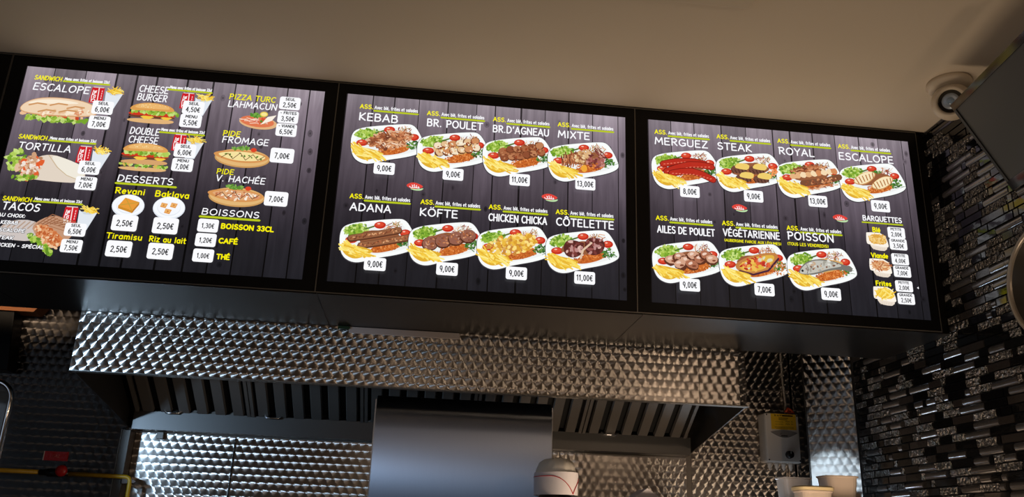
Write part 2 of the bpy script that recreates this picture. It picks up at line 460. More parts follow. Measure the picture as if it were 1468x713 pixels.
BX = [-1.419, -0.45, 0.525]; BZ = 2.2907
SCREEN_POWER = 1.0
def picture_mat(name, wood):
    m = bpy.data.materials.new(name); m.use_nodes = True
    nt = m.node_tree; b = nt.nodes['Principled BSDF']; L = nt.links.new
    b.inputs['Base Color'].default_value = (0.004, 0.004, 0.004, 1)
    b.inputs['Roughness'].default_value = 0.3; b.inputs['Specular IOR Level'].default_value = 0.25
    at = nt.nodes.new('ShaderNodeVertexColor'); at.layer_name = 'picture'
    out = at.outputs[0]
    if wood:                                   # grain of the pictured planks
        tc = nt.nodes.new('ShaderNodeTexCoord'); mp = nt.nodes.new('ShaderNodeMapping'); mp.inputs['Scale'].default_value = (34, 1, 3.2)
        L(tc.outputs['Object'], mp.inputs[0])
        n = nt.nodes.new('ShaderNodeTexNoise'); n.inputs['Scale'].default_value = 1.6; n.inputs['Detail'].default_value = 6; n.inputs['Distortion'].default_value = 0.6
        L(mp.outputs[0], n.inputs['Vector'])
        rp = nt.nodes.new('ShaderNodeValToRGB'); rp.color_ramp.elements[0].position = .3; rp.color_ramp.elements[0].color = (.78, .76, .78, 1)
        rp.color_ramp.elements[1].position = .7; rp.color_ramp.elements[1].color = (1.2, 1.18, 1.2, 1)
        L(n.outputs[0], rp.inputs[0])
        mx = nt.nodes.new('ShaderNodeMix'); mx.data_type = 'RGBA'; mx.blend_type = 'MULTIPLY'; mx.inputs[0].default_value = 1
        L(out, mx.inputs[6]); L(rp.outputs[0], mx.inputs[7]); out = mx.outputs[2]
    L(out, b.inputs['Emission Color']); b.inputs['Emission Strength'].default_value = SCREEN_POWER
    return m
M_picture = picture_mat('lit_picture', False)
M_planks = picture_mat('lit_plank_picture', True)

# board contents: positions in millimetres from the lower left corner of each 900 x 622 display
# dish: title, small header (u,v), title (u,v,width,cap), plate centre, price card centre, price, kind
DISHES_MIDDLE = [
    ('KEBAB', [44, 573], [44, 531, 125, 29.2], [142, 458], [139, 368], '9,00€', 'kebab'),
    ('BR. POULET', [256, 569], [257, 530, 180, 28.2], [348, 447], [351, 366], '9,00€', 'poulet'),
    ("BR.D'AGNEAU", [467, 567], [467, 528, 184, 27.2], [553, 447], [559, 365], '11,00€', 'agneau'),
    ('MIXTE', [677, 568], [677, 528, 107, 27.4], [760, 446], [767, 368], '13,00€', 'mixte'),
    ('ADANA', [42, 266], [45, 226, 127, 27.1], [140, 137], [138, 58], '9,00€', 'adana'),
    ('KÖFTE', [257, 264], [256, 225, 119, 27.3], [344, 141], [351, 58], '9,00€', 'kofte'),
    ('CHICKEN CHICKA', [467, 264], [467, 225, 184, 26.1], [550, 142], [559, 59], '9,00€', 'chicka'),
    ('CÔTELETTE', [676, 264], [677, 226, 185, 27.7], [760, 144], [767, 59], '11,00€', 'cotelette'),
]
DISHES_RIGHT = [
    ('MERGUEZ', [22, 571], [21, 533, 181, 27.7], [124, 452], [130, 370], '8,00€', 'merguez'),
    ('STEAK', [231, 573], [231, 533, 120, 27.9], [336, 458], [340, 371], '9,00€', 'steak'),
    ('ROYAL', [439, 576], [440, 534, 125, 28.1], [539, 453], [555, 371], '13,00€', 'royal'),
    ('ESCALOPE', [649, 575], [647, 533, 194, 28.3], [752, 455], [768, 371], '9,00€', 'escalope'),
    ('AILES DE POULET', [20, 269], [23, 227, 188, 25.7], [120, 138], [119, 59], '9,00€', 'ailes'),
    ('VÉGÉTARIENNE', [235, 268], [236, 232, 189, 25.9], [332, 141], [356, 60], '7,00€', 'vegetarienne'),
    ('POISSON', [448, 268], [448, 236, 157, 28.6], [552, 142], [571, 60], '9,00€', 'poisson'),
]
LOGOS = [
    (1, 236, 320),
    (1, 656, 317),
    (2, 296, 331),
    (2, 632, 322),
]
# lettering: board, text, u, v, width, cap height, colour, weight, slant, outline
LETTERING = [
    (2, '(AUBERGINE FARCIE AUX LÉGUMES)', 240, 214, 187, 9.8, 'Y', 0.17, 0, 0),
    (2, '(TOUS LES VENDREDIS)', 447, 217, 137, 10.9, 'Y', 0.17, 0, 0),
    (2, 'BARQUETTES', 708, 321, 136, 19.6, 'W', 0.17, 0, 0),
    (2, 'Blé', 737, 283, 29, 18.2, 'Y', 0.2, 0, 0),
    (2, 'Viande', 723, 195, 59, 17.8, 'Y', 0.2, 0, 0),
    (2, 'Frites', 728, 102, 54, 17.4, 'Y', 0.2, 0, 0),
    (0, 'SANDWICH', 29, 578, 83, 16.6, 'Y', 0.16, 0.12, 0),
    (0, 'SANDWICH', 26, 378, 84, 15.8, 'Y', 0.16, 0.12, 0),
    (0, 'SANDWICH', 25, 179, 83, 15.0, 'Y', 0.16, 0.12, 0),
    (0, 'Menu avec frites et boisson 33cl', 117, 584, 133, 11.0, 'W', 0.17, 0.05, 0),
    (0, 'Menu avec frites et boisson 33cl', 115, 383, 134, 10.4, 'W', 0.17, 0.05, 0),
    (0, 'Menu avec frites et boisson 33cl', 113, 187, 133, 9.9, 'W', 0.17, 0.05, 0),
    (0, 'Menu avec frites et boisson 33cl', 429, 586, 128, 11.1, 'W', 0.17, 0.05, 0),
    (0, 'Menu avec frites et boisson 33cl', 427, 440, 130, 10.7, 'W', 0.17, 0.05, 0),
    (0, 'ESCALOPE', 31, 543, 170, 25.9, 'W', 0.14, 0.12, 0),
    (0, 'TORTILLA', 31, 344, 155, 24.7, 'W', 0.14, 0.12, 0),
    (0, 'TACOS', 28, 151, 110, 25.6, 'W', 0.14, 0.12, 0),
    (0, 'AU CHOIX:', 25, 128, 79, 11.9, 'W', 0.2, 0.15, 1),
    (0, 'KEBAB', 38, 106, 50, 11.8, 'W', 0.2, 0.15, 1),
    (0, 'ESCALOPE', 29, 83, 83, 11.7, 'W', 0.2, 0.15, 1),
    (0, 'STEAK', 31, 60, 55, 11.7, 'W', 0.2, 0.15, 1),
    (0, 'CHICKEN - SPÉCIAL', 28, 38, 146, 11.6, 'W', 0.2, 0.15, 1),
    (0, 'CHEESE', 339, 566, 92, 25.2, 'W', 0.13, 0.1, 0),
    (0, 'BURGER', 338, 537, 93, 25.0, 'W', 0.13, 0.1, 0),
    (0, 'DOUBLE', 337, 422, 90, 24.3, 'W', 0.13, 0.1, 0),
    (0, 'CHEESE', 338, 393, 90, 24.1, 'W', 0.13, 0.1, 0),
    (0, 'DESSERTS', 329, 264, 164, 23.3, 'W', 0.14, 0.1, 0),
    (0, 'Revani', 330, 226, 88, 20.9, 'Y', 0.17, 0.04, 0),
    (0, 'Baklava', 444, 225, 101, 21.0, 'Y', 0.17, 0.04, 0),
    (0, 'Tiramisu', 331, 85, 103, 19.1, 'Y', 0.17, 0.04, 0),
    (0, 'Riz au lait', 451, 84, 107, 19.2, 'Y', 0.17, 0.04, 0),
    (0, 'PIZZA TURC', 610, 567, 145, 20.1, 'Y', 0.15, 0.1, 0),
    (0, 'LAHMACUN', 610, 540, 153, 23.6, 'W', 0.14, 0.1, 0),
    (0, 'PIDE', 609, 440, 56, 19.5, 'Y', 0.15, 0.1, 0),
    (0, 'FROMAGE', 610, 417, 143, 22.9, 'W', 0.14, 0.1, 0),
    (0, 'PIDE', 609, 313, 54, 18.2, 'Y', 0.15, 0.1, 0),
    (0, 'V. HACHÉE', 610, 289, 149, 22.1, 'W', 0.14, 0.1, 0),
    (0, 'BOISSONS', 585, 179, 171, 21.5, 'W', 0.14, 0.1, 0),
    (0, 'BOISSON 33CL', 647, 139, 155, 18.1, 'Y', 0.22, 0, 0),
    (0, 'CAFÉ', 647, 93, 57, 17.9, 'Y', 0.22, 0, 0),
    (0, 'THÉ', 648, 44, 40, 17.6, 'Y', 0.22, 0, 0),
]
# underlines: board, u, v, width, thickness
RULES = [
    (2, 706, 313, 138, 4.9),
    (0, 115, 578, 136, 5.9),
    (0, 113, 377, 135, 5.7),
    (0, 111, 181, 137, 5.4),
    (0, 425, 580, 132, 6.0),
    (0, 424, 433, 132, 5.8),
    (0, 328, 256, 173, 6.6),
    (0, 583, 170, 173, 6.6),
]
# price cards: board, u, v, width, height, small line, price
CARDS = [
    (0, 247, 500, 62, 45, 'SEUL', '6,00€'),
    (0, 246, 450, 62, 44, 'MENU', '7,00€'),
    (0, 246, 300, 61, 43, 'SEUL', '6,00€'),
    (0, 246, 250, 60, 42, 'MENU', '7,00€'),
    (0, 245, 104, 59, 40, 'SEUL', '6,50€'),
    (0, 244, 54, 59, 40, 'MENU', '7,50€'),
    (0, 511, 525, 64, 45, 'SEUL', '4,50€'),
    (0, 510, 480, 64, 45, 'MENU', '5,50€'),
    (0, 509, 379, 63, 44, 'SEUL', '6,00€'),
    (0, 509, 332, 62, 43, 'MENU', '7,00€'),
    (0, 798, 568, 64, 44, 'SEUL', '2,50€'),
    (0, 798, 520, 63, 43, '- FRITES', '3,50€'),
    (0, 798, 475, 63, 43, '- VIANDE', '6,50€'),
    (0, 377, 135, 72, 49, '', '2,50€'),
    (0, 492, 135, 72, 50, '', '2,50€'),
    (0, 375, 55, 71, 49, '', '2,50€'),
    (0, 491, 56, 72, 49, '', '2,50€'),
    (0, 796, 388, 71, 49, '', '7,00€'),
    (0, 796, 245, 69, 47, '', '7,00€'),
    (0, 612, 145, 59, 41, '', '1,30€'),
    (0, 612, 100, 59, 41, '', '1,20€'),
    (0, 612, 52, 59, 40, '', '1,00€'),
    (2, 817, 285, 59, 39, 'PETITE', '2,00€'),
    (2, 819, 246, 59, 39, 'GRANDE', '3,50€'),
    (2, 819, 195, 58, 38, 'PETITE', '4,00€'),
    (2, 821, 154, 58, 38, 'GRANDE', '7,00€'),
    (2, 821, 105, 58, 37, 'PETITE', '2,00€'),
    (2, 823, 64, 57, 37, 'GRANDE', '2,50€'),
]
# other pictures: kind, board, u, v
PICTURES = [
    ('baguette', 0, 117, 483),
    ('wrap', 0, 124, 292),
    ('tacos', 0, 144, 93),
    ('burger', 0, 393, 498),
    ('double_burger', 0, 397, 349),
    ('revani', 0, 376, 190),
    ('baklava', 0, 492, 192),
    ('flat_pizza', 0, 710, 502),
    ('cheese_pide', 0, 679, 374),
    ('meat_pide', 0, 680, 246),
    ('wheat_tray', 2, 753, 252),
    ('meat_tray', 2, 754, 163),
    ('fries_tray', 2, 757, 70),
    ('can', 0, 221, 545),
    ('can', 0, 222, 345),
    ('can', 0, 221, 150),
    ('can', 0, 488, 551),
    ('can', 0, 487, 408),
    ('cup', 0, 270, 540),
    ('cup', 0, 270, 340),
    ('cup', 0, 268, 148),
    ('cup', 0, 536, 544),
    ('cup', 0, 533, 398),
]

# ---------------------------------------------------------------- food pictures
GREEN = [(150, 186, 62), (178, 206, 92), (120, 165, 46), (200, 222, 130), (98, 142, 40)]
FRY = [(250, 218, 92), (243, 200, 66), (255, 236, 140), (232, 182, 52), (250, 226, 112)]
def Z(x, y):                                   # reference sketch of an oval plate -> millimetres about its centre
    return ((x - 610) * .545, -(y - 406 - .075 * (x - 610)) * .575)
class Dish(Pic):
    def __init__(self, cu, cv, seed, base=12):
        super().__init__(base); self.cu, self.cv = cu, cv; self.rg = random.Random(seed)
    def z(self, x, y): a, c = Z(x, y); return (a + self.cu, c + self.cv)
    def zb(self, pts, col, it=2): self.blob([self.z(*p) for p in pts], col, it)
    def ze(self, x, y, rx, ry, col, rot=0, n=16, jag=0): a, c = self.z(x, y); self.ell(a, c, rx * .55, ry * .57, col, rot, n, jag, self.rg)
    def scatter(self, x, y, rx, ry, n, cols, s0, s1, rot=-8, asp=.6, jag=.25):
        rg = self.rg; ca, sa = math.cos(math.radians(rot)), math.sin(math.radians(rot))
        for i in range(n):
            a = rg.random() * 6.283; r = math.sqrt(rg.random()); px, py = rx * r * math.cos(a), ry * r * math.sin(a)
            s = rg.uniform(s0, s1)
            self.ze(x + px * ca - py * sa, y + px * sa + py * ca, s, s * asp, rg.choice(cols), rg.uniform(0, 180), 7, jag)
            if i % 4 == 3: self.up()
        self.up()
    def sticks(self, x, y, rx, ry, n, cols, l0, l1, w, a0, a1, rot=-8):
        rg = self.rg; ca, sa = math.cos(math.radians(rot)), math.sin(math.radians(rot))
        for i in range(n):
            a = rg.random() * 6.283; r = math.sqrt(rg.random()); px, py = rx * r * math.cos(a), ry * r * math.sin(a)
            X, Y = x + px * ca - py * sa, y + px * sa + py * ca
            t = math.radians(rg.uniform(a0, a1)); l = rg.uniform(l0, l1) / 2
            p, q = self.z(X - l * math.cos(t), Y - l * math.sin(t)), self.z(X + l * math.cos(t), Y + l * math.sin(t))
            self.line([p, q], w * .55, rg.choice(cols), n=6)
            if i % 3 == 2: self.up()
        self.up()

BROWN = [(176, 104, 66), (204, 134, 90), (146, 80, 50), (222, 164, 118), (116, 62, 42)]
def plate(board, parent, cu, cv, kind, seed, title, base):
    d = Dish(cu, cv, seed, base); rg = d.rg
    out = [(400, 345), (440, 312), (560, 296), (700, 285), (750, 290), (790, 345), (824, 425), (812, 455), (740, 483), (600, 505), (520, 528), (470, 522), (425, 492), (402, 430)]
    d.zb([(610 + (x - 610) * 1.015, 408 + (y - 406) * 1.03) for x, y in out], (60, 56, 62)); d.up()
    d.zb(out, (250, 253, 252)); d.up()
    d.zb([(610 + (x - 610) * .86, 404 + (y - 406) * .82) for x, y in out], (240, 243, 242)); d.up()
    d.ze(486, 348, 62, 30, (140, 176, 60), 8, 18, .12); d.up()
    d.scatter(488, 346, 68, 32, 80, GREEN, 6, 12)
    for i in range(6): d.line([d.z(535 + i * 9, 342 - i * 3), d.z(560 + i * 9, 336 - i * 3)], 4, (66 + i * 8, 110, 40))
    d.up()
    d.sticks(690, 335, 50, 26, 36, [(176, 96, 60), (226, 160, 110), (140, 60, 60), (240, 220, 200), (160, 130, 60)], 14, 34, 4, 0, 180)
    for x, y, a, c in ((613, 322, 32, 20), (755, 367, 30, 21), (466, 402, 34, 20)):
        d.ze(x, y, a, c, (196, 46, 30), 6); d.up(); d.ze(x - 3, y - 3, a * .75, c * .6, (220, 76, 50), 6); d.up(); d.ze(x - 8, y - 8, a * .25, c * .2, (246, 190, 170), 6); d.up()
    d.zb([(560, 470), (600, 430), (720, 400), (740, 440), (690, 464), (610, 478)], (200, 104, 42)); d.up()
    d.scatter(655, 440, 92, 28, 130, [(214, 120, 52), (190, 92, 36), (234, 150, 84), (170, 80, 32)], 4, 7)
    d.scatter(755, 415, 40, 24, 34, [(60, 110, 44), (84, 134, 60), (40, 84, 36), (110, 150, 70)], 6, 11)
    d.sticks(770, 430, 40, 16, 8, [(70, 120, 60)], 18, 34, 2.5, -30, 60)
    d.ze(612, 388, 118, 40, (150, 92, 60) if kind not in ('chicka', 'poulet', 'poisson') else (220, 170, 100), 8, 20, .1); d.up()
    # what the plate is named for
    if kind == 'kebab':
        d.scatter(620, 385, 130, 52, 70, BROWN + [(222, 176, 140)], 10, 18, asp=.7)
        d.sticks(620, 383, 125, 48, 110, BROWN + [(226, 180, 144), (240, 214, 190), (196, 120, 80)], 14, 38, 7, -50, 60)
    elif kind in ('poulet', 'agneau'):
        cols = [(244, 226, 196), (228, 190, 146), (206, 140, 92)] if kind == 'poulet' else [(170, 104, 68), (142, 78, 50), (190, 128, 88)]
        for r in range(2):
            for i in range(6):
                x, y = 520 + i * 42 + r * 10, 372 + r * 42 - i * 6 + rg.uniform(-4, 4)
                d.ze(x, y + 3, 28, 24, (110, 58, 34), rg.uniform(-20, 20), 9, .1); d.up(); d.ze(x, y, 25, 20, cols[(i + r) % 3], rg.uniform(-30, 30), 8, .14); d.up()
        d.scatter(620, 385, 130, 42, 46, cols + [(150, 70, 40), (250, 240, 220) if kind == 'poulet' else (120, 60, 40)], 5, 11)
    elif kind == 'mixte':
        d.sticks(530, 400, 50, 42, 40, BROWN, 20, 44, 7, 60, 130); d.scatter(610, 378, 55, 40, 40, [(236, 206, 160), (222, 180, 130), (200, 150, 100)], 8, 15)
        d.scatter(690, 400, 60, 46, 50, [(170, 96, 90), (140, 66, 62), (200, 140, 130), (110, 50, 48)], 8, 16); d.ze(615, 450, 18, 22, (240, 170, 60)); d.up()
        d.sticks(690, 345, 30, 22, 10, [(222, 190, 170), (120, 60, 50)], 30, 60, 7, 30, 80)
    elif kind == 'adana':
        for y in (378, 418):
            x0 = 462 if y == 378 else 520
            d.line([d.z(x0, y + 18), d.z(x0 + 130, y - 2), d.z(x0 + 255, y - 24)], 23, (96, 54, 36)); d.up(); d.line([d.z(x0, y + 15), d.z(x0 + 130, y - 5), d.z(x0 + 255, y - 27)], 17, (150, 98, 66)); d.up()
            for i in range(34): d.ze(x0 + i * 7.6, y + 15 - i * 1.2 + rg.uniform(-8, 8), rg.uniform(4, 9), 4, rg.choice(BROWN), rg.uniform(0, 90), 6, .2)
            d.up()
    elif kind == 'kofte':
        for i, (x, y) in enumerate(((520, 405), (592, 392), (662, 378), (728, 365))):
            d.ze(x, y + 4, 46, 40, (84, 44, 30), 20); d.up(); d.ze(x, y, 42, 36, (150, 96, 78), 20, 14, .06); d.up()
            for q in range(16): d.ze(x + rg.uniform(-28, 28), y + rg.uniform(-24, 24), rg.uniform(4, 10), 4, rg.choice(BROWN + [(196, 150, 130)]), rg.uniform(0, 180), 6, .2)
            d.up()
    elif kind == 'chicka':
        d.scatter(600, 390, 140, 56, 150, [(244, 204, 92), (236, 186, 66), (252, 224, 134), (220, 160, 50), (200, 136, 60)], 9, 16, asp=.75)
    elif kind == 'cotelette':
        for x, y in ((560, 390), (680, 378)):
            d.zb([(x - 62, y - 10), (x - 40, y - 50), (x + 20, y - 44), (x + 62, y - 20), (x + 48, y + 34), (x, y + 56), (x - 48, y + 40)], (88, 40, 36)); d.up()
            d.scatter(x, y, 56, 44, 36, [(150, 84, 80), (120, 58, 54), (190, 140, 136), (98, 44, 40), (220, 180, 170)], 7, 16)
        d.line([d.z(600, 445), d.z(612, 400), d.z(660, 360)], 6, (226, 196, 170)); d.up()
    elif kind == 'merguez':
        for i, (x0, y0, x1, y1) in enumerate(((470, 375, 720, 372), (490, 420, 765, 392), (520, 432, 770, 470))):
            m = ((x0 + x1) / 2, min(y0, y1) - 14)
            for w, c in ((24, (120, 24, 18)), (19, (186, 46, 32))): d.line([d.z(x0, y0), d.z((x0 + m[0]) / 2, (y0 + m[1]) / 2 - 5), d.z(*m), d.z((x1 + m[0]) / 2, (y1 + m[1]) / 2 - 6), d.z(x1, y1)], w, c); d.up()
            for q in range(12): d.ze(x0 + (x1 - x0) * q / 12 + 8, y0 + (y1 - y0) * q / 12 - 12 + 2 * abs(q - 6) , 7, 3, (232, 120, 96), 10)
            d.up()
    elif kind == 'steak':
        for x, y in ((545, 385), (655, 388), (570, 440), (680, 445)):
            d.zb([(x - 58, y), (x - 40, y + 26), (x + 20, y + 32), (x + 52, y + 14), (x + 30, y - 20), (x - 30, y - 24)], (112, 72, 58)); d.up()
            for q in range(5): d.line([d.z(x - 50 + q * 22, y + 6), d.z(x - 38 + q * 20, y + 26)], 3, (70, 40, 32))
            d.up(); d.zb([(x - 34, y - 8), (x - 6, y - 38), (x + 66, y - 28), (x + 56, y + 8), (x + 10, y + 4)], (240, 206, 110), 1); d.up()
        d.scatter(750, 405, 26, 30, 14, [(226, 110, 60), (240, 150, 90)], 8, 14)
    elif kind == 'royal':
        d.scatter(590, 350, 120, 18, 46, BROWN, 9, 17); d.sticks(600, 350, 110, 16, 30, BROWN, 20, 40, 8, -30, 30)
        for i in range(9): d.ze(500 + i * 33, 396 - i * 4, 21, 19, rg.choice([(246, 220, 180), (230, 180, 130), (214, 140, 90)]), rg.uniform(-30, 30), 8, .15); d.up()
        d.line([d.z(560, 440), d.z(700, 425), d.z(790, 400)], 22, (124, 78, 54)); d.up(); d.scatter(680, 425, 110, 14, 34, BROWN, 6, 11)
        d.sticks(680, 462, 90, 12, 30, [(190, 110, 70), (150, 80, 50), (222, 170, 130)], 14, 30, 6, -30, 30)
    elif kind == 'escalope':
        for x, y in ((560, 385), (670, 415)):
            d.zb([(x - 78, y + 30), (x - 66, y - 4), (x + 10, y - 50), (x + 74, y - 44), (x + 66, y - 4), (x - 10, y + 44)], (206, 150, 90)); d.up()
            d.zb([(x - 72, y + 26), (x - 60, y - 6), (x + 10, y - 46), (x + 68, y - 40), (x + 60, y - 6), (x - 10, y + 36)], (250, 232, 190)); d.up()
            for q in range(6): d.line([d.z(x - 58 + q * 22, y - 4 - q * 6), d.z(x - 40 + q * 19, y + 30 - q * 7)], 3.6, (176, 110, 56))
            d.up()
        d.scatter(640, 345, 30, 10, 14, [(60, 120, 50), (90, 150, 60)], 6, 10)
    elif kind == 'ailes':
        for x, y in ((510, 395), (560, 380), (600, 400), (640, 372), (680, 392), (715, 372), (748, 395), (560, 420), (630, 425)):
            d.ze(x, y + 4, 42, 30, (96, 50, 34), rg.uniform(-30, 30), 10, .1); d.up(); d.ze(x, y - 2, 36, 24, rg.choice([(196, 140, 112), (176, 112, 84), (214, 164, 136)]), rg.uniform(-30, 30), 10, .12); d.up()
            d.ze(x - 8, y - 8, 14, 8, (238, 208, 190), 20, 8, .2); d.ze(x + 12, y + 8, 12, 6, (130, 70, 48), 10, 8, .2); d.up()
    elif kind == 'vegetarienne':
        d.zb([(480, 410), (560, 360), (690, 335), (760, 340), (740, 420), (660, 455), (540, 462)], (196, 130, 70)); d.up()
        d.zb([(505, 412), (570, 375), (680, 350), (740, 352), (710, 410), (640, 440), (550, 446)], (226, 180, 70)); d.up()
        d.line([d.z(520, 440), d.z(600, 462), d.z(690, 440), d.z(755, 372)], 6, (70, 36, 60)); d.up()
        d.scatter(620, 398, 95, 34, 40, [(206, 66, 44), (226, 104, 60), (184, 50, 36), (240, 190, 90), (220, 220, 190)], 9, 20)
        d.scatter(760, 430, 40, 40, 50, [(206, 120, 60), (224, 150, 90), (184, 96, 44)], 4, 7)
    elif kind == 'poisson':
        d.zb([(458, 425), (500, 370), (580, 345), (690, 362), (740, 385), (792, 392), (790, 430), (740, 412), (660, 412), (560, 440), (480, 440)], (120, 118, 112)); d.up()
        d.zb([(466, 424), (505, 376), (580, 352), (690, 368), (735, 390), (700, 398), (650, 404), (560, 430), (485, 434)], (196, 194, 184)); d.up()
        d.scatter(600, 388, 105, 26, 40, [(224, 222, 214), (166, 162, 150), (200, 170, 140), (130, 90, 70)], 5, 12)
        d.ze(488, 415, 7, 7, (30, 30, 30)); d.line([d.z(515, 380), d.z(525, 405), d.z(515, 430)], 2, (120, 110, 100)); d.up()
        d.scatter(690, 440, 70, 20, 60, [(214, 120, 52), (190, 92, 36), (234, 150, 84)], 4, 7)
    d.zb([(412, 424), (470, 430), (600, 462), (560, 488), (500, 512), (450, 494), (420, 462)], (226, 176, 50)); d.up()
    d.sticks(508, 470, 74, 22, 44, FRY, 44, 84, 8.5, 8, 46, 12)
    d.sticks(446, 444, 26, 22, 16, FRY, 40, 66, 8.5, 15, 60)
    return d.build('dish_picture', board, parent, 'picture of the white plate named ' + title.lower())

def side_picture(kind, board, cu, cv, parent, seed):
    d = Dish(cu, cv, seed); rg = d.rg
    d.z = lambda x, y: (cu + x, cv + y)        # millimetres about the picture's centre, y up
    d.ze = lambda x, y, rx, ry, col, rot=0, n=16, jag=0: d.ell(cu + x, cv + y, rx, ry, col, rot, n, jag, rg)
    nm = 'food_picture'
    if kind == 'baguette':
        d.scatter(6, -30, 92, 10, 60, GREEN, 6, 12, 0); d.scatter(0, -20, 95, 8, 30, [(214, 110, 60), (236, 190, 150), (200, 70, 40)], 6, 12, 0)
        d.zb([(-110, -14), (-100, 14), (-60, 36), (10, 42), (80, 34), (118, 14), (116, -14), (40, -22), (-60, -24)], (214, 160, 110)); d.up()
        d.zb([(-108, -12), (-98, 14), (-58, 34), (10, 40), (80, 32), (116, 12), (112, -12), (40, -18), (-60, -20)], (240, 212, 180)); d.up()
        d.zb([(-96, 12), (-56, 29), (10, 34), (70, 26), (20, 20), (-50, 16)], (250, 236, 214)); d.up(); d.scatter(30, -8, 76, 7, 40, [(250, 232, 206), (232, 190, 150), (222, 150, 110)], 4, 10, 6)
        for q in ((-60, 16), (0, 20), (50, 14), (-30, -4), (30, 0)): d.line([(cu + q[0] - 22, cv + q[1] - 8), (cu + q[0], cv + q[1]), (cu + q[0] + 26, cv + q[1] - 2)], 5, (206, 150, 98))
        d.up(); d.scatter(10, -34, 84, 6, 30, GREEN, 6, 10, 0)
        lab = 'picture of a filled baguette'
    elif kind == 'wrap':
        d.zb([(0, 46), (60, 30), (112, 8), (116, -42), (20, -44), (-60, -38), (-50, 20)], (226, 212, 196)); d.up()
        d.zb([(2, 44), (60, 30), (112, 8), (108, -36), (60, -20), (30, 6)], (240, 234, 220)); d.up()
        d.line([(cu + 0, cv + 40), (cu + 30, cv + 4), (cu + 62, cv - 20), (cu + 108, cv - 36)], 2, (200, 176, 140)); d.up()
        d.scatter(-86, 16, 26, 34, 50, GREEN, 7, 12, 0); d.scatter(-44, -2, 34, 40, 50, [(206, 160, 124), (228, 190, 160), (180, 126, 90), (224, 96, 48)], 7, 14, 0)
        d.sticks(-28, 0, 8, 20, 4, [(226, 92, 44)], 18, 30, 10, 100, 130); d.scatter(-44, 4, 26, 30, 40, [(206, 160, 124), (232, 200, 172), (180, 126, 90), (240, 226, 214)], 4, 9, 0); d.scatter(-50, -38, 36, 8, 20, GREEN, 5, 9, 0)
        lab = 'picture of a rolled tortilla'
    elif kind == 'tacos':
        d.zb([(-118, -30), (-96, 28), (0, 34), (20, -34)], (206, 196, 192)); d.up()
        for i in range(7): d.line([(cu - 100 + i * 14, cv + 6), (cu - 84 + i * 14, cv + 26)], 4, (184, 158, 140))
        d.up(); d.zb([(-22, 20), (30, 56), (90, 34), (104, 4), (66, -44), (30, -52), (-10, -8)], (196, 150, 120)); d.up()
        for i in range(9): d.line([(cu - 8 + i * 12, cv + 18 + i * 2 - max(0, i - 4) * 6), (cu + 26 + i * 9, cv + 52 - i * 5)], 3, (150, 96, 66))
        for i in range(5): d.line([(cu - 4 + i * 8, cv + 26 + i * 7), (cu + 86 + i * 3, cv + 2 + i * 8)], 2, (166, 112, 80))
        d.up(); d.zb([(-14, 14), (20, 22), (84, -24), (64, -44), (34, -50)], (214, 136, 84)); d.up(); d.scatter(30, -14, 46, 22, 150, [(222, 150, 100), (206, 116, 66), (240, 200, 160), (190, 96, 50)], 3, 7, -38)
        d.scatter(14, -38, 46, 8, 40, GREEN, 6, 10, -36)
        lab = 'picture of a grilled tacos wrap'
    elif kind in ('burger', 'double_burger'):
        lv = [-30] if kind == 'burger' else [-36, -12]
        d.zb([(-74, -22 if kind == 'burger' else -34), (-66, -36 if kind == 'burger' else -46), (60, -36 if kind == 'burger' else -46), (72, -18 if kind == 'burger' else -32)], (226, 180, 122)); d.up()
        if kind == 'double_burger':
            d.scatter(0, -28, 74, 5, 34, GREEN + [(214, 180, 90)], 5, 8, 0); d.zb([(-70, -14), (-64, -24), (62, -24), (70, -10), (0, -6)], (214, 164, 110)); d.up()
        yo = -10 if kind == 'burger' else 2
        d.zb([(-70, yo), (-66, yo - 9), (66, yo - 9), (70, yo + 2)], (110, 64, 44)); d.up()
        d.zb([(-40, yo - 2), (-14, yo - 16), (14, yo - 1)], (244, 200, 70), 1); d.zb([(20, yo - 2), (44, yo - 14), (66, yo - 1)], (244, 200, 70), 1); d.up()
        for x in (-46, 16, -10, 44): d.ze(x, yo + 4, 24, 6, (206, 56, 34))
        d.up(); d.scatter(6, yo + 12, 70, 7, 50, GREEN, 6, 10, 0)
        t = yo + 12
        d.zb([(-72, t), (-60, t + 22), (-10, t + 34), (50, t + 26), (70, t + 4), (0, t + 6)], (222, 160, 84)); d.up()
        d.zb([(-58, t + 10), (-46, t + 24), (-6, t + 31), (40, t + 24), (54, t + 12), (0, t + 12)], (236, 184, 112)); d.up()
        d.scatter(0, t + 20, 46, 7, 24, [(250, 226, 170)], 1.2, 2, 0)
        lab = 'picture of a ' + ('cheeseburger' if kind == 'burger' else 'double cheeseburger')
    elif kind in ('revani', 'baklava'):
        d.ze(0, 0, 46, 36, (226, 232, 242), n=32); d.up(); d.ze(0, 2, 44, 33, (248, 251, 255), n=32); d.up(); d.ze(0, 0, 33, 24, (222, 228, 238), n=28); d.up(); d.ze(0, 1, 32, 23, (246, 249, 254), n=28); d.up()
        if kind == 'revani':
            d.poly([(cu - 28, cv - 2), (cu + 14, cv - 14), (cu + 15, cv - 22), (cu - 27, cv - 10)], (206, 140, 44)); d.poly([(cu + 14, cv - 14), (cu + 30, cv + 14), (cu + 30, cv + 5), (cu + 15, cv - 22)], (186, 120, 34)); d.up()
            d.poly([(cu - 28, cv - 2), (cu + 14, cv - 14), (cu + 30, cv + 14), (cu - 12, cv + 25)], (232, 156, 58)); d.up()
            d.line([(cu - 26, cv), (cu + 28, cv + 13)], 2.5, (196, 156, 60)); d.line([(cu + 12, cv - 12), (cu - 10, cv + 23)], 2.5, (196, 156, 60)); d.up()
        else:
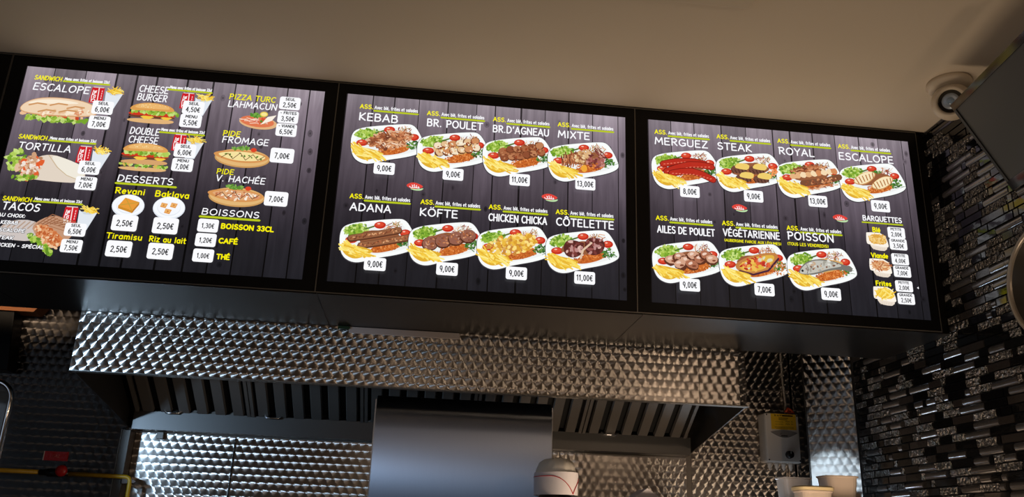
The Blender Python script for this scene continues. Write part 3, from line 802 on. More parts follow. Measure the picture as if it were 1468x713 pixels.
            for x, y in ((-16, 8), (12, 10), (-2, -10)):
                d.poly([(cu + x - 10, cv + y - 6), (cu + x + 6, cv + y - 9), (cu + x + 11, cv + y + 5), (cu + x - 7, cv + y + 8)], (226, 150, 70)); d.up()
                d.poly([(cu + x - 8, cv + y - 3), (cu + x + 5, cv + y - 5), (cu + x + 8, cv + y + 3), (cu + x - 6, cv + y + 6)], (240, 186, 112)); d.ze(x, y, 4, 3, (196, 110, 40)); d.up()
        lab = 'picture of a dessert on a round white plate'
    elif kind == 'flat_pizza':
        d.ze(0, -8, 58, 22, (226, 180, 130), -4, 28); d.up(); d.ze(-4, -4, 52, 19, (224, 120, 80), -4, 24); d.up()
        d.sticks(-16, -4, 36, 10, 26, [(236, 190, 170), (214, 90, 60), (250, 220, 200)], 14, 28, 4, -20, 20)
        d.scatter(-8, 16, 20, 7, 24, [(80, 140, 50), (120, 170, 70)], 4, 7, 0); d.scatter(12, -2, 8, 9, 12, [(90, 140, 50), (214, 80, 50)], 4, 6, 0)
        d.poly([(cu + 8, cv - 14), (cu + 26, cv + 14), (cu + 52, cv + 22), (cu + 40, cv + 2)], (250, 240, 226)); d.up(); d.ze(14, 22, 12, 9, (236, 206, 80), n=16); d.up(); d.ze(14, 22, 9, 6, (248, 232, 150), n=16)
        lab = 'picture of a round flat pizza with lemon'
    elif kind in ('cheese_pide', 'meat_pide'):
        d.ze(0, -4, 82, 31, (206, 156, 92), 0, 36); d.up(); d.ze(0, -2, 78, 28, (228, 184, 120), 0, 36); d.up()
        d.blob([(cu - 94, cv + 6), (cu - 60, cv + 18), (cu, cv + 24), (cu + 60, cv + 16), (cu + 84, cv + 2), (cu + 50, cv - 16), (cu - 10, cv - 20), (cu - 60, cv - 10)], (216, 150, 86), 2); d.up()
        d.blob([(cu - 78, cv + 6), (cu - 50, cv + 14), (cu, cv + 19), (cu + 56, cv + 12), (cu + 72, cv + 2), (cu + 46, cv - 10), (cu - 10, cv - 14), (cu - 52, cv - 6)], (246, 226, 160) if kind == 'cheese_pide' else (226, 170, 120), 2); d.up()
        if kind == 'meat_pide': d.scatter(0, 2, 66, 13, 60, [(246, 226, 200), (196, 120, 80), (222, 150, 110), (250, 240, 226)], 3, 7, 0)
        else: d.scatter(0, 2, 60, 12, 10, [(90, 130, 50)], 3, 5, 0)
        xs = [-62, -44, -28, -8, 10, 30, 46, 64]
        d.line([(cu + x, cv + (14 if i % 2 else -10) * (1 - abs(x) / 130)) for i, x in enumerate(xs)], 2, (112, 70, 40)); d.up()
        d.scatter(-8, 28, 26, 6, 26, [(90, 140, 50), (130, 176, 80)], 4, 7, 0); d.ze(30, 26, 9, 7, (222, 70, 40)); d.up()
        lab = 'picture of a boat shaped pide' + (' with cheese' if kind == 'cheese_pide' else ' with minced meat')
    elif kind.endswith('_tray'):
        d.zb([(-30, 6), (-26, -24), (-4, -31), (26, -31), (32, -6)], (236, 222, 206), 1); d.up(); d.zb([(-38, 24), (-36, 30), (24, 30), (36, -12), (30, -20), (-34, -12), (-40, -6)], (252, 244, 232), 1); d.up()
        for i in range(7): d.line([(cu - 18 + i * 6, cv - 22), (cu - 18 + i * 6, cv - 29)], 1, (206, 190, 176))
        d.up()
        c = {'wheat_tray': [(236, 190, 100), (222, 166, 70), (246, 212, 140)], 'meat_tray': [(206, 130, 80), (226, 170, 120), (170, 90, 54), (240, 206, 160)], 'fries_tray': FRY}[kind]
        d.zb([(-32, 22), (22, 26), (32, -10), (-28, -8)], c[1], 1); d.up()
        if kind == 'wheat_tray': d.scatter(0, 8, 32, 18, 90, c, 2.5, 5, 0)
        else: d.sticks(0, 8, 26, 15, 40, c, 16, 36, 5, -60, 60)
        lab = 'picture of a small tray of ' + {'wheat_tray': 'wheat', 'meat_tray': 'sliced meat', 'fries_tray': 'fries'}[kind]
    elif kind == 'can':
        nm = 'drink_can_picture'; lab = 'picture of a red drink can'
        d.poly([(cu - 18, cv + 20), (cu - 14, cv + 26), (cu + 16, cv + 26), (cu + 19, cv + 22), (cu + 19, cv - 30), (cu - 20, cv - 30)], (206, 30, 40)); d.up()
        d.poly([(cu - 15, cv + 26), (cu + 17, cv + 26), (cu + 16, cv + 23), (cu - 14, cv + 23)], (214, 206, 206)); d.poly([(cu + 1, cv + 23), (cu + 4, cv + 23), (cu + 6, cv - 30), (cu + 3, cv - 30)], (250, 226, 226)); d.up()
        # white script running up the can
        for l in ([(-9, -26), (-4, -24), (-3, -18), (-9, -16), (-12, -20)], [(-9, -12), (-4, -12), (-4, -6), (-9, -6), (-9, -12)], [(-3, -3), (-14, -1), (-8, 2)], [(-9, 4), (-4, 5), (-4, 11), (-9, 11), (-9, 5), (-3, 13)], [(-13, -26), (-15, -8), (-12, 14)]):
            d.line([(cu + a, cv + c2) for a, c2 in l], 2, (255, 250, 250), n=6)
        for i in range(4): d.line([(cu + 13, cv + 14 - i * 8), (cu + 13, cv + 10 - i * 8)], 2.4, (250, 200, 200), n=6)
    else:
        nm = 'fries_cup_picture'; lab = 'picture of a white paper cup of fries'
        d.poly([(cu - 24, cv + 14), (cu + 26, cv + 14), (cu + 6, cv - 42), (cu - 22, cv - 42)], (206, 214, 224)); d.up()
        d.sticks(2, 20, 20, 8, 26, FRY, 16, 30, 5, -70, 70, 0)
        d.poly([(cu - 25, cv + 19), (cu - 10, cv + 6), (cu + 8, cv + 6), (cu + 26, cv + 14), (cu + 6, cv - 42), (cu - 22, cv - 42)], (226, 232, 240)); d.up()
    return d.build(nm, board, parent, lab)

def heading(board, parent, name='heading'):
    return Pic(10)

# ---------------------------------------------------------------- the three lit menu boards and the black box that carries them
MODS = [(-1.4635, -0.4795), (-0.4765, 0.481), (0.484, 1.4555)]
MZ0, MZ1 = 2.257, 2.9475
LABELS = ['lit menu board at the left, with sandwiches, desserts and drinks', 'lit menu board in the middle, from kebab to cotelette plates', 'lit menu board at the right, from merguez to fish plates and trays']
def planks(board, parent):
    rg = random.Random(11 + board)
    V = []; F = []; C = []
    def quadstrip(u0, u1, cols, lay):
        n = len(cols) - 1
        for i in range(n):
            o = len(V); v0, v1 = 622 * i / n, 622 * (i + 1) / n
            V.extend([(u0, lay, v0), (u1, lay, v0), (u1, lay, v1), (u0, lay, v1)]); F.append((o, o + 1, o + 2, o + 3)); C.append([cols[i], cols[i], cols[i + 1], cols[i + 1]])
    # colours of the picture from its foot to its top
    ramp = [(29, 29, 34), (33, 32, 37), (41, 38, 44), (55, 50, 57), (76, 68, 76), (92, 83, 92), (108, 98, 107), (124, 113, 122), (144, 134, 142)]
    u = 0; k = 0
    while u < 900:
        w = min(rg.choice((60, 68, 78, 84, 92)), 900 - u)
        f = rg.uniform(.84, 1.16)
        quadstrip(u, u + w, [lin([min(255, q * f) for q in c]) for c in ramp], 0)
        gw = rg.choice((2.5, 4, 6))
        quadstrip(u - gw / 2 if u > 2 else u, u + gw / 2, [tuple(q * .1 for q in lin(c)) for c in ramp], 1)
        for q in range(rg.choice((2, 3, 4))):                 # knots
            ku, kv = u + rg.uniform(.2, .8) * w, rg.uniform(20, 600)
            i = min(8, int(kv / 622 * 8 + .5))
            for s, g in ((1.0, .72), (.5, .42)):
                o = len(V); a, c2 = rg.uniform(5, 9) * s, rg.uniform(7, 13) * s
                a = min(a, ku - 1, 899 - ku); c2 = min(c2, kv - 1, 621 - kv)
                V.extend([(ku + a * math.cos(t * .628), 2 if s == 1 else 3, kv + c2 * math.sin(t * .628)) for t in range(10)]); F.append(tuple(range(o, o + 10)))
                C.append([tuple(x * g for x in lin(ramp[i]))] * 10)
        u += w; k += 1
    me = bpy.data.meshes.new('display_backdrop')
    me.from_pydata([(BX[board] + a / 1000, -0.0008 - l * 0.00004, BZ + c / 1000) for a, l, c in V], [], F)
    at = me.color_attributes.new('picture', 'FLOAT_COLOR', 'CORNER')
    at.data.foreach_set('color', [x for f in C for c in f for x in (*c, 1.0)])
    me.materials.append(M_planks)
    bm = bmesh.new(); bm.from_mesh(me)
    for f in bm.faces:
        if f.normal.y > 0: f.normal_flip()
    bm.to_mesh(me); bm.free()
    o = bpy.data.objects.new('display_backdrop', me); COL.objects.link(o)
    o.parent = parent; o.matrix_parent_inverse = Matrix.Translation(-parent.location)
    o['label'] = 'lit picture of dark grey vertical planks'
BOARDS = []
def edge_trim(b, x0, x1):
    w = 0.0028
    b.box(x0, x1, -0.002, 0.03, MZ1, MZ1 + w); b.box(x0, x1, -0.002, 0.03, MZ0 - w, MZ0)
    b.box(x0 - w / 2, x0, -0.002, 0.03, MZ0 - w, MZ1 + w); b.box(x1, x1 + w / 2, -0.002, 0.03, MZ0 - w, MZ1 + w)
for k, (x0, x1) in enumerate(MODS):
    t = thing('menu_board', LABELS[k], 'menu board', ((x0 + x1) / 2, 0, MZ0), 'lit menu boards in a row')
    BOARDS.append(t)
    MB().box(x0, x1, 0, 0.034, MZ0, MZ1).build('black_frame', M_black, t)
    e = MB(); edge_trim(e, x0, x1); e.build('edge_trim', M_trim, t)
    planks(k, t)
t = thing('blank_sign_panel', 'black blank sign panel cut off by the left edge, beside the sandwich board', 'sign panel', (-1.95, 0, MZ0))
MB().box(-2.43, -1.4665, 0, 0.034, MZ0, MZ1).build('black_frame', M_black, t)
e = MB(); edge_trim(e, -2.43, -1.4665 - .0014); e.build('edge_trim', M_trim, t)

# content of the boards
for board, items in ((1, DISHES_MIDDLE), (2, DISHES_RIGHT)):
    for i, (title, a, tt, pc, tc, price, kind) in enumerate(items):
        plate(board, BOARDS[board], pc[0], pc[1], kind, 50 + i + 20 * board, title, 12 if i % 4 == 0 else 12 + 100 * (i % 4))
        d = Pic(10)
        d.text('ASS.', a[0], a[1], 44, 16.5, Y_, .18)
        d.line([(a[0] + 46, a[1] - 4), (a[0] + 184, a[1] - 4)], 6.2, LIME, n=4); d.up()
        d.text('Avec blé, frites et salades', a[0] + 46, a[1] + 1.5, 138, 13, W_, .155)
        d.text(title, tt[0], tt[1], tt[2], tt[3], W_, .15)
        d.build('dish_heading', board, BOARDS[board], 'white lettering of the dish ' + title.lower())
        d = Pic(420)
        d.card(tc[0], tc[1], 64, 40, 6, W_); d.up()
        w = text_width(price) * 15
        d.text(price, tc[0] - w / 2, tc[1] - 10, w, 20, K_, .135)
        d.build('price_card', board, BOARDS[board])
for n, (kind, board, u, v) in enumerate(PICTURES): side_picture(kind, board, u, v, BOARDS[board], 200 + n)
for board, u, v, w, h, small, price in CARDS:
    d = Pic(120)
    d.card(u, v, w, h, min(7, h * .16), W_); d.up()
    s = .75 * h * .42
    pw = text_width(price) * s
    if small:
        sw = min(w * .8, text_width(small) * h * .24)
        d.text(small, u - sw / 2, v + h * .2, sw, h * .24, K_, .2); d.text(price, u - pw / 2, v - h * .34, pw, h * .4, K_, .14)
    else: d.text(price, u - pw / 2, v - h * .22, pw, h * .4, K_, .14)
    d.build('price_card', board, BOARDS[board])
for board, u, v, w, th in RULES:
    d = Pic(9); d.line([(u, v + th / 2), (u + w, v + th / 2)], th, LIME, n=4); d.build('underline', board, BOARDS[board])
for board, s, u, v, w, cap, c, wt, sl, out in LETTERING:
    d = Pic(150 if out else 11); d.text(s, u, v, w - sl * cap, cap, W_ if c == 'W' else Y_, wt, sl, outline=bool(out)); d.build('lettering', board, BOARDS[board])
for board, u, v in LOGOS:                       # red leaf with white script over a green leaf
    d = Pic(9)
    d.blob([(u - 14, v - 6), (u + 10, v - 8), (u + 29, v - 2), (u + 22, v - 11), (u + 6, v - 13), (u - 10, v - 10)], (190, 226, 170)); d.up()
    d.blob([(u - 29, v + 2), (u - 14, v + 13), (u + 4, v + 14), (u + 30, v + 2), (u + 12, v - 6), (u - 10, v - 8)], (226, 70, 60)); d.up()
    d.line([(u - 16, v + 0), (u - 13, v - 3), (u - 7, v - 3), (u - 6, v + 3), (u - 9, v + 5)], 2.2, W_); d.line([(u - 7, v - 3), (u + 1, v - 3), (u - 2, v + 7)], 2.2, W_); d.line([(u + 1, v - 3), (u + 6, v - 3), (u + 5, v + 5)], 2.2, W_); d.line([(u + 4, v - 3), (u + 14, v - 4), (u + 11, v + 1)], 2.2, W_)
    d.build('leaf_logo', board, BOARDS[board], 'red leaf logo with white script')
d = Pic(9); d.poly([(866, 104), (872, 108), (872, 100)], W_); d.build('pointer', 2, BOARDS[2])

t = thing('sign_housing', 'long dark steel box behind and under the menu boards', 'sign housing', (-0.5, 0.2, MZ0))
b = MB(); b.box(-2.43, 1.46, 0.0355, 0.398, 2.2625, CEIL - .001); b.build('box_body', M_house, t)
xs = [-2.43, -1.44, -0.472, 0.50, 1.49]
for i in range(4): MB().box(xs[i] + .001, xs[i + 1] - .001, 0.0, 0.4, 2.2505, 2.2535).build('underside_sheet', M_house, t)
MB().box(1.461, 1.4895, 0.012, 0.39, 2.256, 2.953).build('end_filler', M_house, t)
MB().box(-2.43, 1.49, 0.001, 0.03, 2.9505, CEIL - .001).build('top_rail', M_black, t)


# ---------------------------------------------------------------- extractor hood
HX0, HX1, HY, HB, HT = -1.274, 0.979, 0.402, WALL_B, 2.62
hood = thing('extractor_hood', 'wide steel extractor hood with swirl-brushed front under the menu boards', 'extractor hood', (-0.15, 0.7, 1.95))
for a, c in ((HX0, -1.094), (-1.0925, 0.802), (0.8035, 0.945)):
    MB().box(a, c, HY, HY + 0.012, 2.0575, HT).build('front_panel', M_swirl, hood)
MB().prism([(0.9465, HY), (0.979, HY + 0.03), (0.979, HY + 0.042), (0.9465, HY + 0.012)], 2.0575, HT, 'z').build('end_strip', M_swirl, hood)
MB().box(HX0, HX1, HY - 0.002, HY + 0.03, 2.0545, 2.0575).build('bottom_lip', M_trim, hood)
side = [(HY + 0.035, 2.057), (HB, 1.951), (HB, HT), (HY + 0.035, HT)]
for a in (HX0, HX1 - 0.004):
    MB().prism(side, a, a + 0.004, 'x').build('side_panel', M_dsteel, hood)
MB().box(HX0 + .005, HX1 - .005, HY + 0.013, HB - .004, HT - 0.004, HT).build('top_panel', M_dsteel, hood)
# grease channel along the back and the row of baffle filters above it
cb = MB(); cb.prism([(1.0, 1.942), (1.0, 2.012), (1.003, 2.012), (1.003, 1.945), (HB - .002, 1.945), (HB - .002, 1.942)], HX0 + 0.03, HX1 - 0.02, 'x')
cb.build('grease_channel', mat('channel_steel', (92, 90, 88), 0.42, 1.0, noise=0.1, nscale=4), hood)
M_slat = mat('filter_steel', (128, 122, 116), 0.5, 0.7, noise=0.12, nscale=6)
P0, P1 = Vector((0, 1.0, 2.008)), Vector((0, 0.47, 2.33))           # slope of the filters
d = (P1 - P0).normalized(); nrm = Vector((0, -d.z, d.y))
if nrm.z > 0: nrm = -nrm
def slope(x, s, t): p = P0 + d * s + nrm * t; return (x, p.y, p.z)
FL = (P1 - P0).length
nF = 5; fw = (HX1 - HX0 - 0.07) / nF
for i in range(nF):
    a = HX0 + 0.035 + i * fw; c = a + fw - 0.004
    fr = MB()
    fr.hexa([slope(x, s, t) for t in (-0.03, -0.022) for s in (0.002, FL) for x in (a, c)], 1)
    for x0, x1 in ((a, a + .012), (c - .012, c)): fr.hexa([slope(x, s, t) for t in (-0.03, 0.002) for s in (0.002, FL) for x in (x0, x1)])
    o = fr.build('baffle_filter', [M_slat, M_dark], hood)
    ns = 6; w = (c - a - .024) / ns
    sl = MB()
    for k in range(ns):
        x0 = a + .012 + k * w + w * .17; x1 = x0 + w * .66
        m = (x0 + x1) / 2
        q = [(x0, -.012), (x0 + .004, 0), (x1 - .004, 0), (x1, -.012), (x1 - .003, -.012), (x1 - .006, -.004), (x0 + .006, -.004), (x0 + .003, -.012)]
        vs = [slope(x, s, t) for s in (0.004, FL - .002) for x, t in q]; n = len(q)
        sl.add(vs, [tuple(range(n)), tuple(range(2 * n - 1, n - 1, -1))] + [(j, j + n, (j + 1) % n + n, (j + 1) % n) for j in range(n)])
    so = sl.build('slats', M_slat, o)
for x in (-1.10, -0.72, 0.62):
    MB().tube([(x - .035, 0.992, 2.016), (x - .02, 0.985, 2.006), (x + .02, 0.985, 2.006), (x + .035, 0.992, 2.016)], 0.004, 8).build('filter_latch', M_chrome, hood)

# things caught between hood and sign
tag(MB().box(-0.405, -0.035, 0.388, 0.3935, 2.228, 2.2495).build('packing_strip', mat('pale_card', (150, 140, 136), 0.7), bevel=.001), 'pale grey strip sticking out under the sign above the hood', 'strip')
b = MB(); b.prism([(-.443, 2.2495), (-.443, 2.24), (-.408, 2.24), (-.400, 2.2445), (-.408, 2.2495)], 0.385, 0.3905, 'y')
tag(b.build('green_tab', mat('green_plastic', (10, 40, 20), 0.4)), 'small dark green tab beside the pale strip under the sign', 'tab')
pts = [(0.56, 0.396, 2.2495), (0.567, 0.395, 2.236), (0.576, 0.394, 2.229), (0.588, 0.395, 2.233), (0.594, 0.396, 2.2495)]
tag(MB().tube(pts, 0.0012, 6).build('wire_loop', M_trim), 'thin wire loop hanging below the sign on the hood front', 'wire')

# ---------------------------------------------------------------- steel cladding of the back wall
def sheet(name, x0, x1, z0, z1, label, dy=0.0, m=None, group=None):
    o = MB().box(x0, x1, WALL_B - dy - 0.0, WALL_B - dy + 0.003, z0, z1).build(name, m or M_swirl)
    return tag(o, label, 'wall panel', group)
sheet('steel_wall_sheet', -3.095, -1.286, 0.92, 2.95, 'swirl-brushed steel sheet on the wall left of the hood, shade in its colour', 0.0, M_swirl_shaded)
sheet('steel_splashback', -1.249, -0.869, 0.92, 1.938, 'bright swirl-brushed steel splashback under the left end of the hood')
sheet('steel_splashback', -0.865, 0.962, 0.92, 1.938, 'swirl-brushed steel splashback under the hood, right of the thin seam rod')
sheet('steel_wall_sheet', 0.985, 1.40, 0.92, 2.95, 'brown-lit swirl-brushed steel sheet behind the grey control box')
sheet('steel_patch', 1.24, 1.39, 2.235, 2.55, 'square swirl-brushed steel patch above the control box', 0.004)
tag(MB().tube([(-0.867, WALL_B - .003, 1.93), (-0.867, WALL_B - .003, 0.94)], 0.0035, 8).build('seam_rod', M_chrome), 'thin vertical rod over the seam of the bright splashback', 'rod')
t = thing('corner_post', 'dark upright steel post left of the bright splashback', 'post', (-1.268, 1.05, 0.9))
MB().box(-1.284, -1.2505, 1.02, WALL_B - .001, 0.9, 1.94).build('post', M_dsteel, t, bevel=.002)
MB().box(-1.2855, -1.2835, 1.018, 1.03, 0.9, 1.94).build('bright_edge', M_trim, t)
for x0, x1, dy in ((1.402, 1.425, .02), (1.43, 1.447, .03), (1.452, 1.492, .012)):
    tag(MB().box(x0, x1, WALL_B - dy, WALL_B, 0.92, 2.95).build('steel_cover_strip', M_swirl, bevel=.002), 'vertical steel cover strip behind the control box, ' + {1.402: 'left of the three', 1.43: 'middle and deepest of the three', 1.452: 'right of the three, by the tiles'}[x0], 'strip', 'steel cover strips by the right corner')

# angled steel panel in the right corner (front face turned towards the hood)
class Panel: pass
pa, pb = Vector((1.352, 0.757)), Vector((1.4895, 0.645))
ang = math.atan2(pb.y - pa.y, pb.x - pa.x); wl = (pb - pa).length
t = thing('angled_cladding', 'angled swirl-brushed steel panel between the control box and the black tiles', 'wall panel', (pa.x, pa.y, 0.92))
t.rotation_euler = (0, 0, ang)
def turned(name, x0, x1, y0, y1, z0, z1, m):
    o = MB().box(x0, x1, y0, y1, z0 - .92, z1 - .92).build(name, m); o.parent = t; return o
turned('upper_sheet', 0, wl, 0, .004, 2.232, 2.95, M_swirl)
turned('lower_sheet', 0, wl, -.003, .001, 0.92, 2.2305, M_swirl)
turned('folded_edge', -.006, -.001, -.003, .05, 0.92, 2.95, M_dsteel)
turned('label_holder', wl - .05, wl - .004, -.006, -.0035, 1.782, 1.797, M_grey)

# ---------------------------------------------------------------- control box
t = thing('control_box', 'grey fan control box with yellow sticker and black knob on the steel wall', 'control box', (1.36, 1.04, 1.93))
bx = MB(); bx.box(1.280, 1.428, 1.0, 1.074, 1.93, 2.132); bx.build('case', M_grey, t, bevel=.008, seg=4)
MB().box(1.283, 1.425, 0.996, 1.0005, 1.933, 2.129).build('cover', mat('cover_plastic', (226, 220, 212), 0.5), t, bevel=.003)
for x in (1.288, 1.420):
    for z in (1.939, 2.123): MB().lathe([(0, 0), (.0032, 0), (.0032, .001), (0, .001)], (x, 0.9955, z), (0, -1, 0), 12).build('cover_screw', M_blackp, t)
st = MB().box(1.306, 1.414, 0.9950, 0.9958, 2.064, 2.128).build('sticker', M_yellow, t)
class Flat(Pic):
    def build(self, name, mat_, parent, o, ax):
        me = bpy.data.meshes.new(name)
        me.from_pydata([(o[0] + a / 1000 * ax[0], o[1] + a / 1000 * ax[1] - l * .00002, o[2] + c / 1000) for a, l, c in self.v], [], self.f)
        me.materials.append(mat_); ob = bpy.data.objects.new(name, me); COL.objects.link(ob)
        ob.parent = parent; ob.matrix_parent_inverse = Matrix.Translation(-thing_root(parent).location); return ob
def thing_root(o):
    while o.parent: o = o.parent
    return o
f = Flat(); f.text('E A V', 16, 54, 30, 6.5, K_, .2)
for u0, z, u1, w in ((50, 57, 94, 5), (34, 47, 74, 2.2), (34, 41, 70, 2.2)): f.line([(u0, z), (u1, z)], w, K_, n=4)
for z in (31, 21): f.line([(62, z), (66, z + 5), (69, z - 1), (73, z + 5), (77, z), (80, z + 4)], 1.2, K_, n=4); f.line([(86, z), (90, z + 5), (94, z)], 1.2, K_, n=4)
for z, u0, u1 in ((31, 18, 52), (21, 18, 52), (11, 14, 96), (7, 14, 96), (3, 20, 70)): f.line([(u0, z), (u1, z)], 1.1, K_, n=4)
f.build('sticker_text', M_blackp, t, (1.306, 0.9948, 2.064), (1, 0))
v = MB(); n = 14
up_ = [(1.30 + .118 * i / n, 2.052 + .010 * math.sin(math.pi * i / n)) for i in range(n + 1)]
lo_ = [(1.30 + .118 * i / n, 2.052 - .022 * math.sin(math.pi * i / n)) for i in range(n, -1, -1)][1:-1]
v.prism(up_ + lo_, 0.9935, 0.9965, 'y'); v.build('logo_plate', mat('logo_plate_grey', (140, 135, 130), 0.45), t)
f = Flat(); f.line([(46, -4), (72, -4)], 4, K_, n=4); f.line([(40, 2), (50, 6)], 1.2, (0, 0, 0)); f.build('logo_text', M_blackp, t, (1.30, 0.9930, 2.042), (1, 0))
k = MB().lathe([(.016, 0), (.016, .006), (.0145, .02), (.012, .022), (0, .022)], (1.374, 0.9965, 1.962), (0, -1, 0), 28).build('knob', M_blackp, t)
MB().box(1.373, 1.375, 0.9735, 0.9748, 1.964, 1.976).build('pointer', M_grey, k)
for x in (1.305, 1.335, 1.365, 1.395):
    MB().lathe([(.011, 0), (.011, -.008), (.008, -.01), (.008, -.022), (.004, -.024), (.004, -.03)], (x, 1.035, 1.931), (0, 0, 1), 16).build('cable_gland', M_grey, t)
tag(MB().tube([(1.380, 1.012, 2.138), (1.390, 1.012, 2.156), (1.402, 1.014, 2.150), (1.416, 1.016, 2.139), (1.402, 1.022, 2.138), (1.390, 1.026, 2.148)], 0.0055, 8).build('orange_clip', mat('orange_plastic', (230, 90, 40), .5)), 'small orange cable clip on top of the control box', 'clip')
tag(MB().tube([(1.402, 1.055, 2.138), (1.396, 1.06, 2.3), (1.398, 1.066, 2.94)], 0.004, 8).build('thin_cable', M_grey), 'thin grey cable rising from the control box', 'cable')

# ---------------------------------------------------------------- gas line, sign and bracket on the left
t = thing('gas_pipe', 'yellow gas pipe with red valve knob along the dark left wall', 'pipe', (-1.46, 1.03, 1.76))
MB().tube([(-2.2, 1.003, 1.772), (-1.53, 1.003, 1.768)], 0.008, 12).build('pipe', M_pipe, t)
MB().tube([(-1.545, 1.003, 1.768), (-1.52, 1.003, 1.768), (-1.515, 1.003, 1.768), (-1.47, 1.003, 1.768), (-1.465, 1.003, 1.768), (-1.44, 1.003, 1.768)], [.011, .011, .015, .015, .011, .011], 10).build('valve_body', M_blackp, t)
MB().tube([(-1.44, 1.003, 1.766), (-1.232, 1.003, 1.764), (-1.222, 1.003, 1.760), (-1.216, 1.003, 1.750), (-1.216, 1.003, 0.93)], 0.008, 12).build('pipe', M_pipe, t)
MB().lathe([(.004, 0), (.004, .012), (.018, .014), (.021, .022), (.019, .032), (.010, .036), (0, .037)], (-1.455, 0.991, 1.774), (0, -1, 0), 24).build('valve_knob', M_red, t)
for x in (-1.62, -1.32): MB().box(x - .006, x + .006, 1.001, WALL_B - .0005, 1.764, 1.770).build('pipe_clip', M_dsteel, t)
t = thing('gas_sign', 'small red sign reading GAZ above the yellow gas pipe', 'sign', (-1.527, 1.07, 1.815))
MB().box(-1.570, -1.484, WALL_B - .006, WALL_B, 1.816, 1.850).build('plate', M_red, t)
MB().box(-1.573, -1.570, WALL_B - .007, WALL_B, 1.816, 1.850).build('pale_edge', M_white, t)
f = Flat(); f.text('GAZ', 30, 11, 28, 12, W_, .14); f.build('letters', mat('faded_ink', (214, 120, 110), .6), t, (-1.570, WALL_B - .0063, 1.816), (1, 0))
b = MB(); b.prism([(-1.2495, 1.775), (-1.215, 1.757), (-1.197, 1.753), (-1.194, 1.747), (-1.2, 1.742), (-1.2495, 1.738)], 1.0, 1.006, 'y')
b.box(-1.2495, -1.244, 1.0, 1.06, 1.738, 1.775)
tag(b.build('pointed_bracket', mat('brown_steel', (70, 58, 52), .5, .6), bevel=.001), 'pointed brown bracket at the end of the gas pipe before the splashback', 'bracket')
b = MB(); b.tube([(-1.281, 1.066, 1.948), (-1.27, 1.058, 1.941), (-1.264, 1.05, 1.9485), (-1.256, 1.045, 1.934)], .005, 8)
tag(b.build('cable_end', mat('clear_plastic', (170, 165, 160), .3)), 'small crumpled pale cable end at the lower left corner of the hood', 'cable')
b = MB(); b.box(-1.165, -1.14, 1.06, WALL_B - .0005, 1.915, 1.9405)
tag(b.build('dark_bracket', M_dsteel, bevel=.001), 'small dark bracket between grease channel and bright splashback', 'bracket')

# wall cupboard with a wooden board on top, and the chrome-rimmed glass screen, cut by the left edge
t = thing('wall_cupboard', 'black wall cupboard with a lit orange wooden top board, at the left edge', 'cupboard', (-2.1, 1.04, 2.14))
MB().prism([(-2.6, 2.14), (-1.74, 2.14), (-1.765, 2.372), (-2.6, 2.372)], 1.0, WALL_B - .001, 'y').build('body', M_black, t, bevel=.003)
b = MB(); b.prism([(-2.6, 2.374), (-1.692, 2.374), (-1.668, 2.408), (-2.6, 2.408)], 0.995, WALL_B - .001, 'y'); b.build('top_board', M_wood, t)
t = thing('glass_screen', 'tall glass screen with rounded chrome rim at the left edge', 'screen', (-1.75, 0.55, 0.92))
x0, x1, zt, rr = -2.0, -1.497, 2.03, .06
loop = [(x1, .55, .935), (x1 - 0, .55, zt - rr)] + [(x1 - rr + rr * math.cos(a), .55, zt - rr + rr * math.sin(a)) for a in [math.pi / 2 * i / 8 for i in range(1, 9)]] + [(x0 + rr - rr * math.sin(a), .55, zt - rr + rr * math.cos(a)) for a in [math.pi / 2 * i / 8 for i in range(0, 9)]] + [(x0, .55, .935)]
MB().tube(loop, 0.009, 12).build('rim', M_chrome, t)
MB().box(x0 + .008, x1 - .008, .547, .553, .94, zt - .03).build('pane', mat('clear_glass', (190, 200, 205), .03, trans=.9), t)
MB().box(x0 - .02, x1 + .02, .50, .60, .92, .936).build('foot_rail', M_chrome, t, bevel=.003)

# ---------------------------------------------------------------- cooking line below (carries what shows in the frame)
t = thing('steel_counter', 'long steel cooking counter along the back wall', 'counter', (-0.5, 0.8, 0))
MB().box(-3.0, 1.30, 0.48, WALL_B - .012, 0.88, 0.9195).build('worktop', M_steel, t, bevel=.003)
MB().box(-2.98, 1.28, 0.54, WALL_B - .012, 0.1, 0.88).build('cabinet_body', M_steel, t)
MB().box(-2.94, 1.24, 0.60, WALL_B - .05, 0, 0.1).build('plinth', M_dark, t)
# tall upright grill with a bowed steel back, seen from behind
t = thing('vertical_grill', 'smooth bowed brushed-steel back of a vertical grill under the hood', 'grill', (0.0, 0.55, 0.92))
n = 22; b = MB(); zt, zb = 2.045, 1.0
def bow(z): s = (zt - z) / 0.35; return 0.495 - 0.010 * math.sin(min(1, s) * math.pi * .5) + 0.7 * max(0, .2 - s) ** 2
vs = []
for i in range(n + 1):
    z = zt - (zt - zb) * (i / n) ** 1.3
    for x in (-0.298, 0.3045): vs.append((x, bow(z) - 0.002, z))
for i in range(n + 1):
    z = zt - (zt - zb) * (i / n) ** 1.3
    for x in (-0.298, 0.3045): vs.append((x, bow(z) + 0.004, z))
m = 2 * (n + 1)
fs = [(2 * i, 2 * i + 1, 2 * i + 3, 2 * i + 2) for i in range(n)] + [(m + 2 * i, m + 2 * i + 2, m + 2 * i + 3, m + 2 * i + 1) for i in range(n)]
fs += [(2 * i, 2 * i + 2, m + 2 * i + 2, m + 2 * i) for i in range(n)] + [(2 * i + 1, m + 2 * i + 1, m + 2 * i + 3, 2 * i + 3) for i in range(n)] + [(0, m, m + 1, 1), (2 * n, 2 * n + 1, m + 2 * n + 1, m + 2 * n)]
b.add(vs, fs, 0, True)
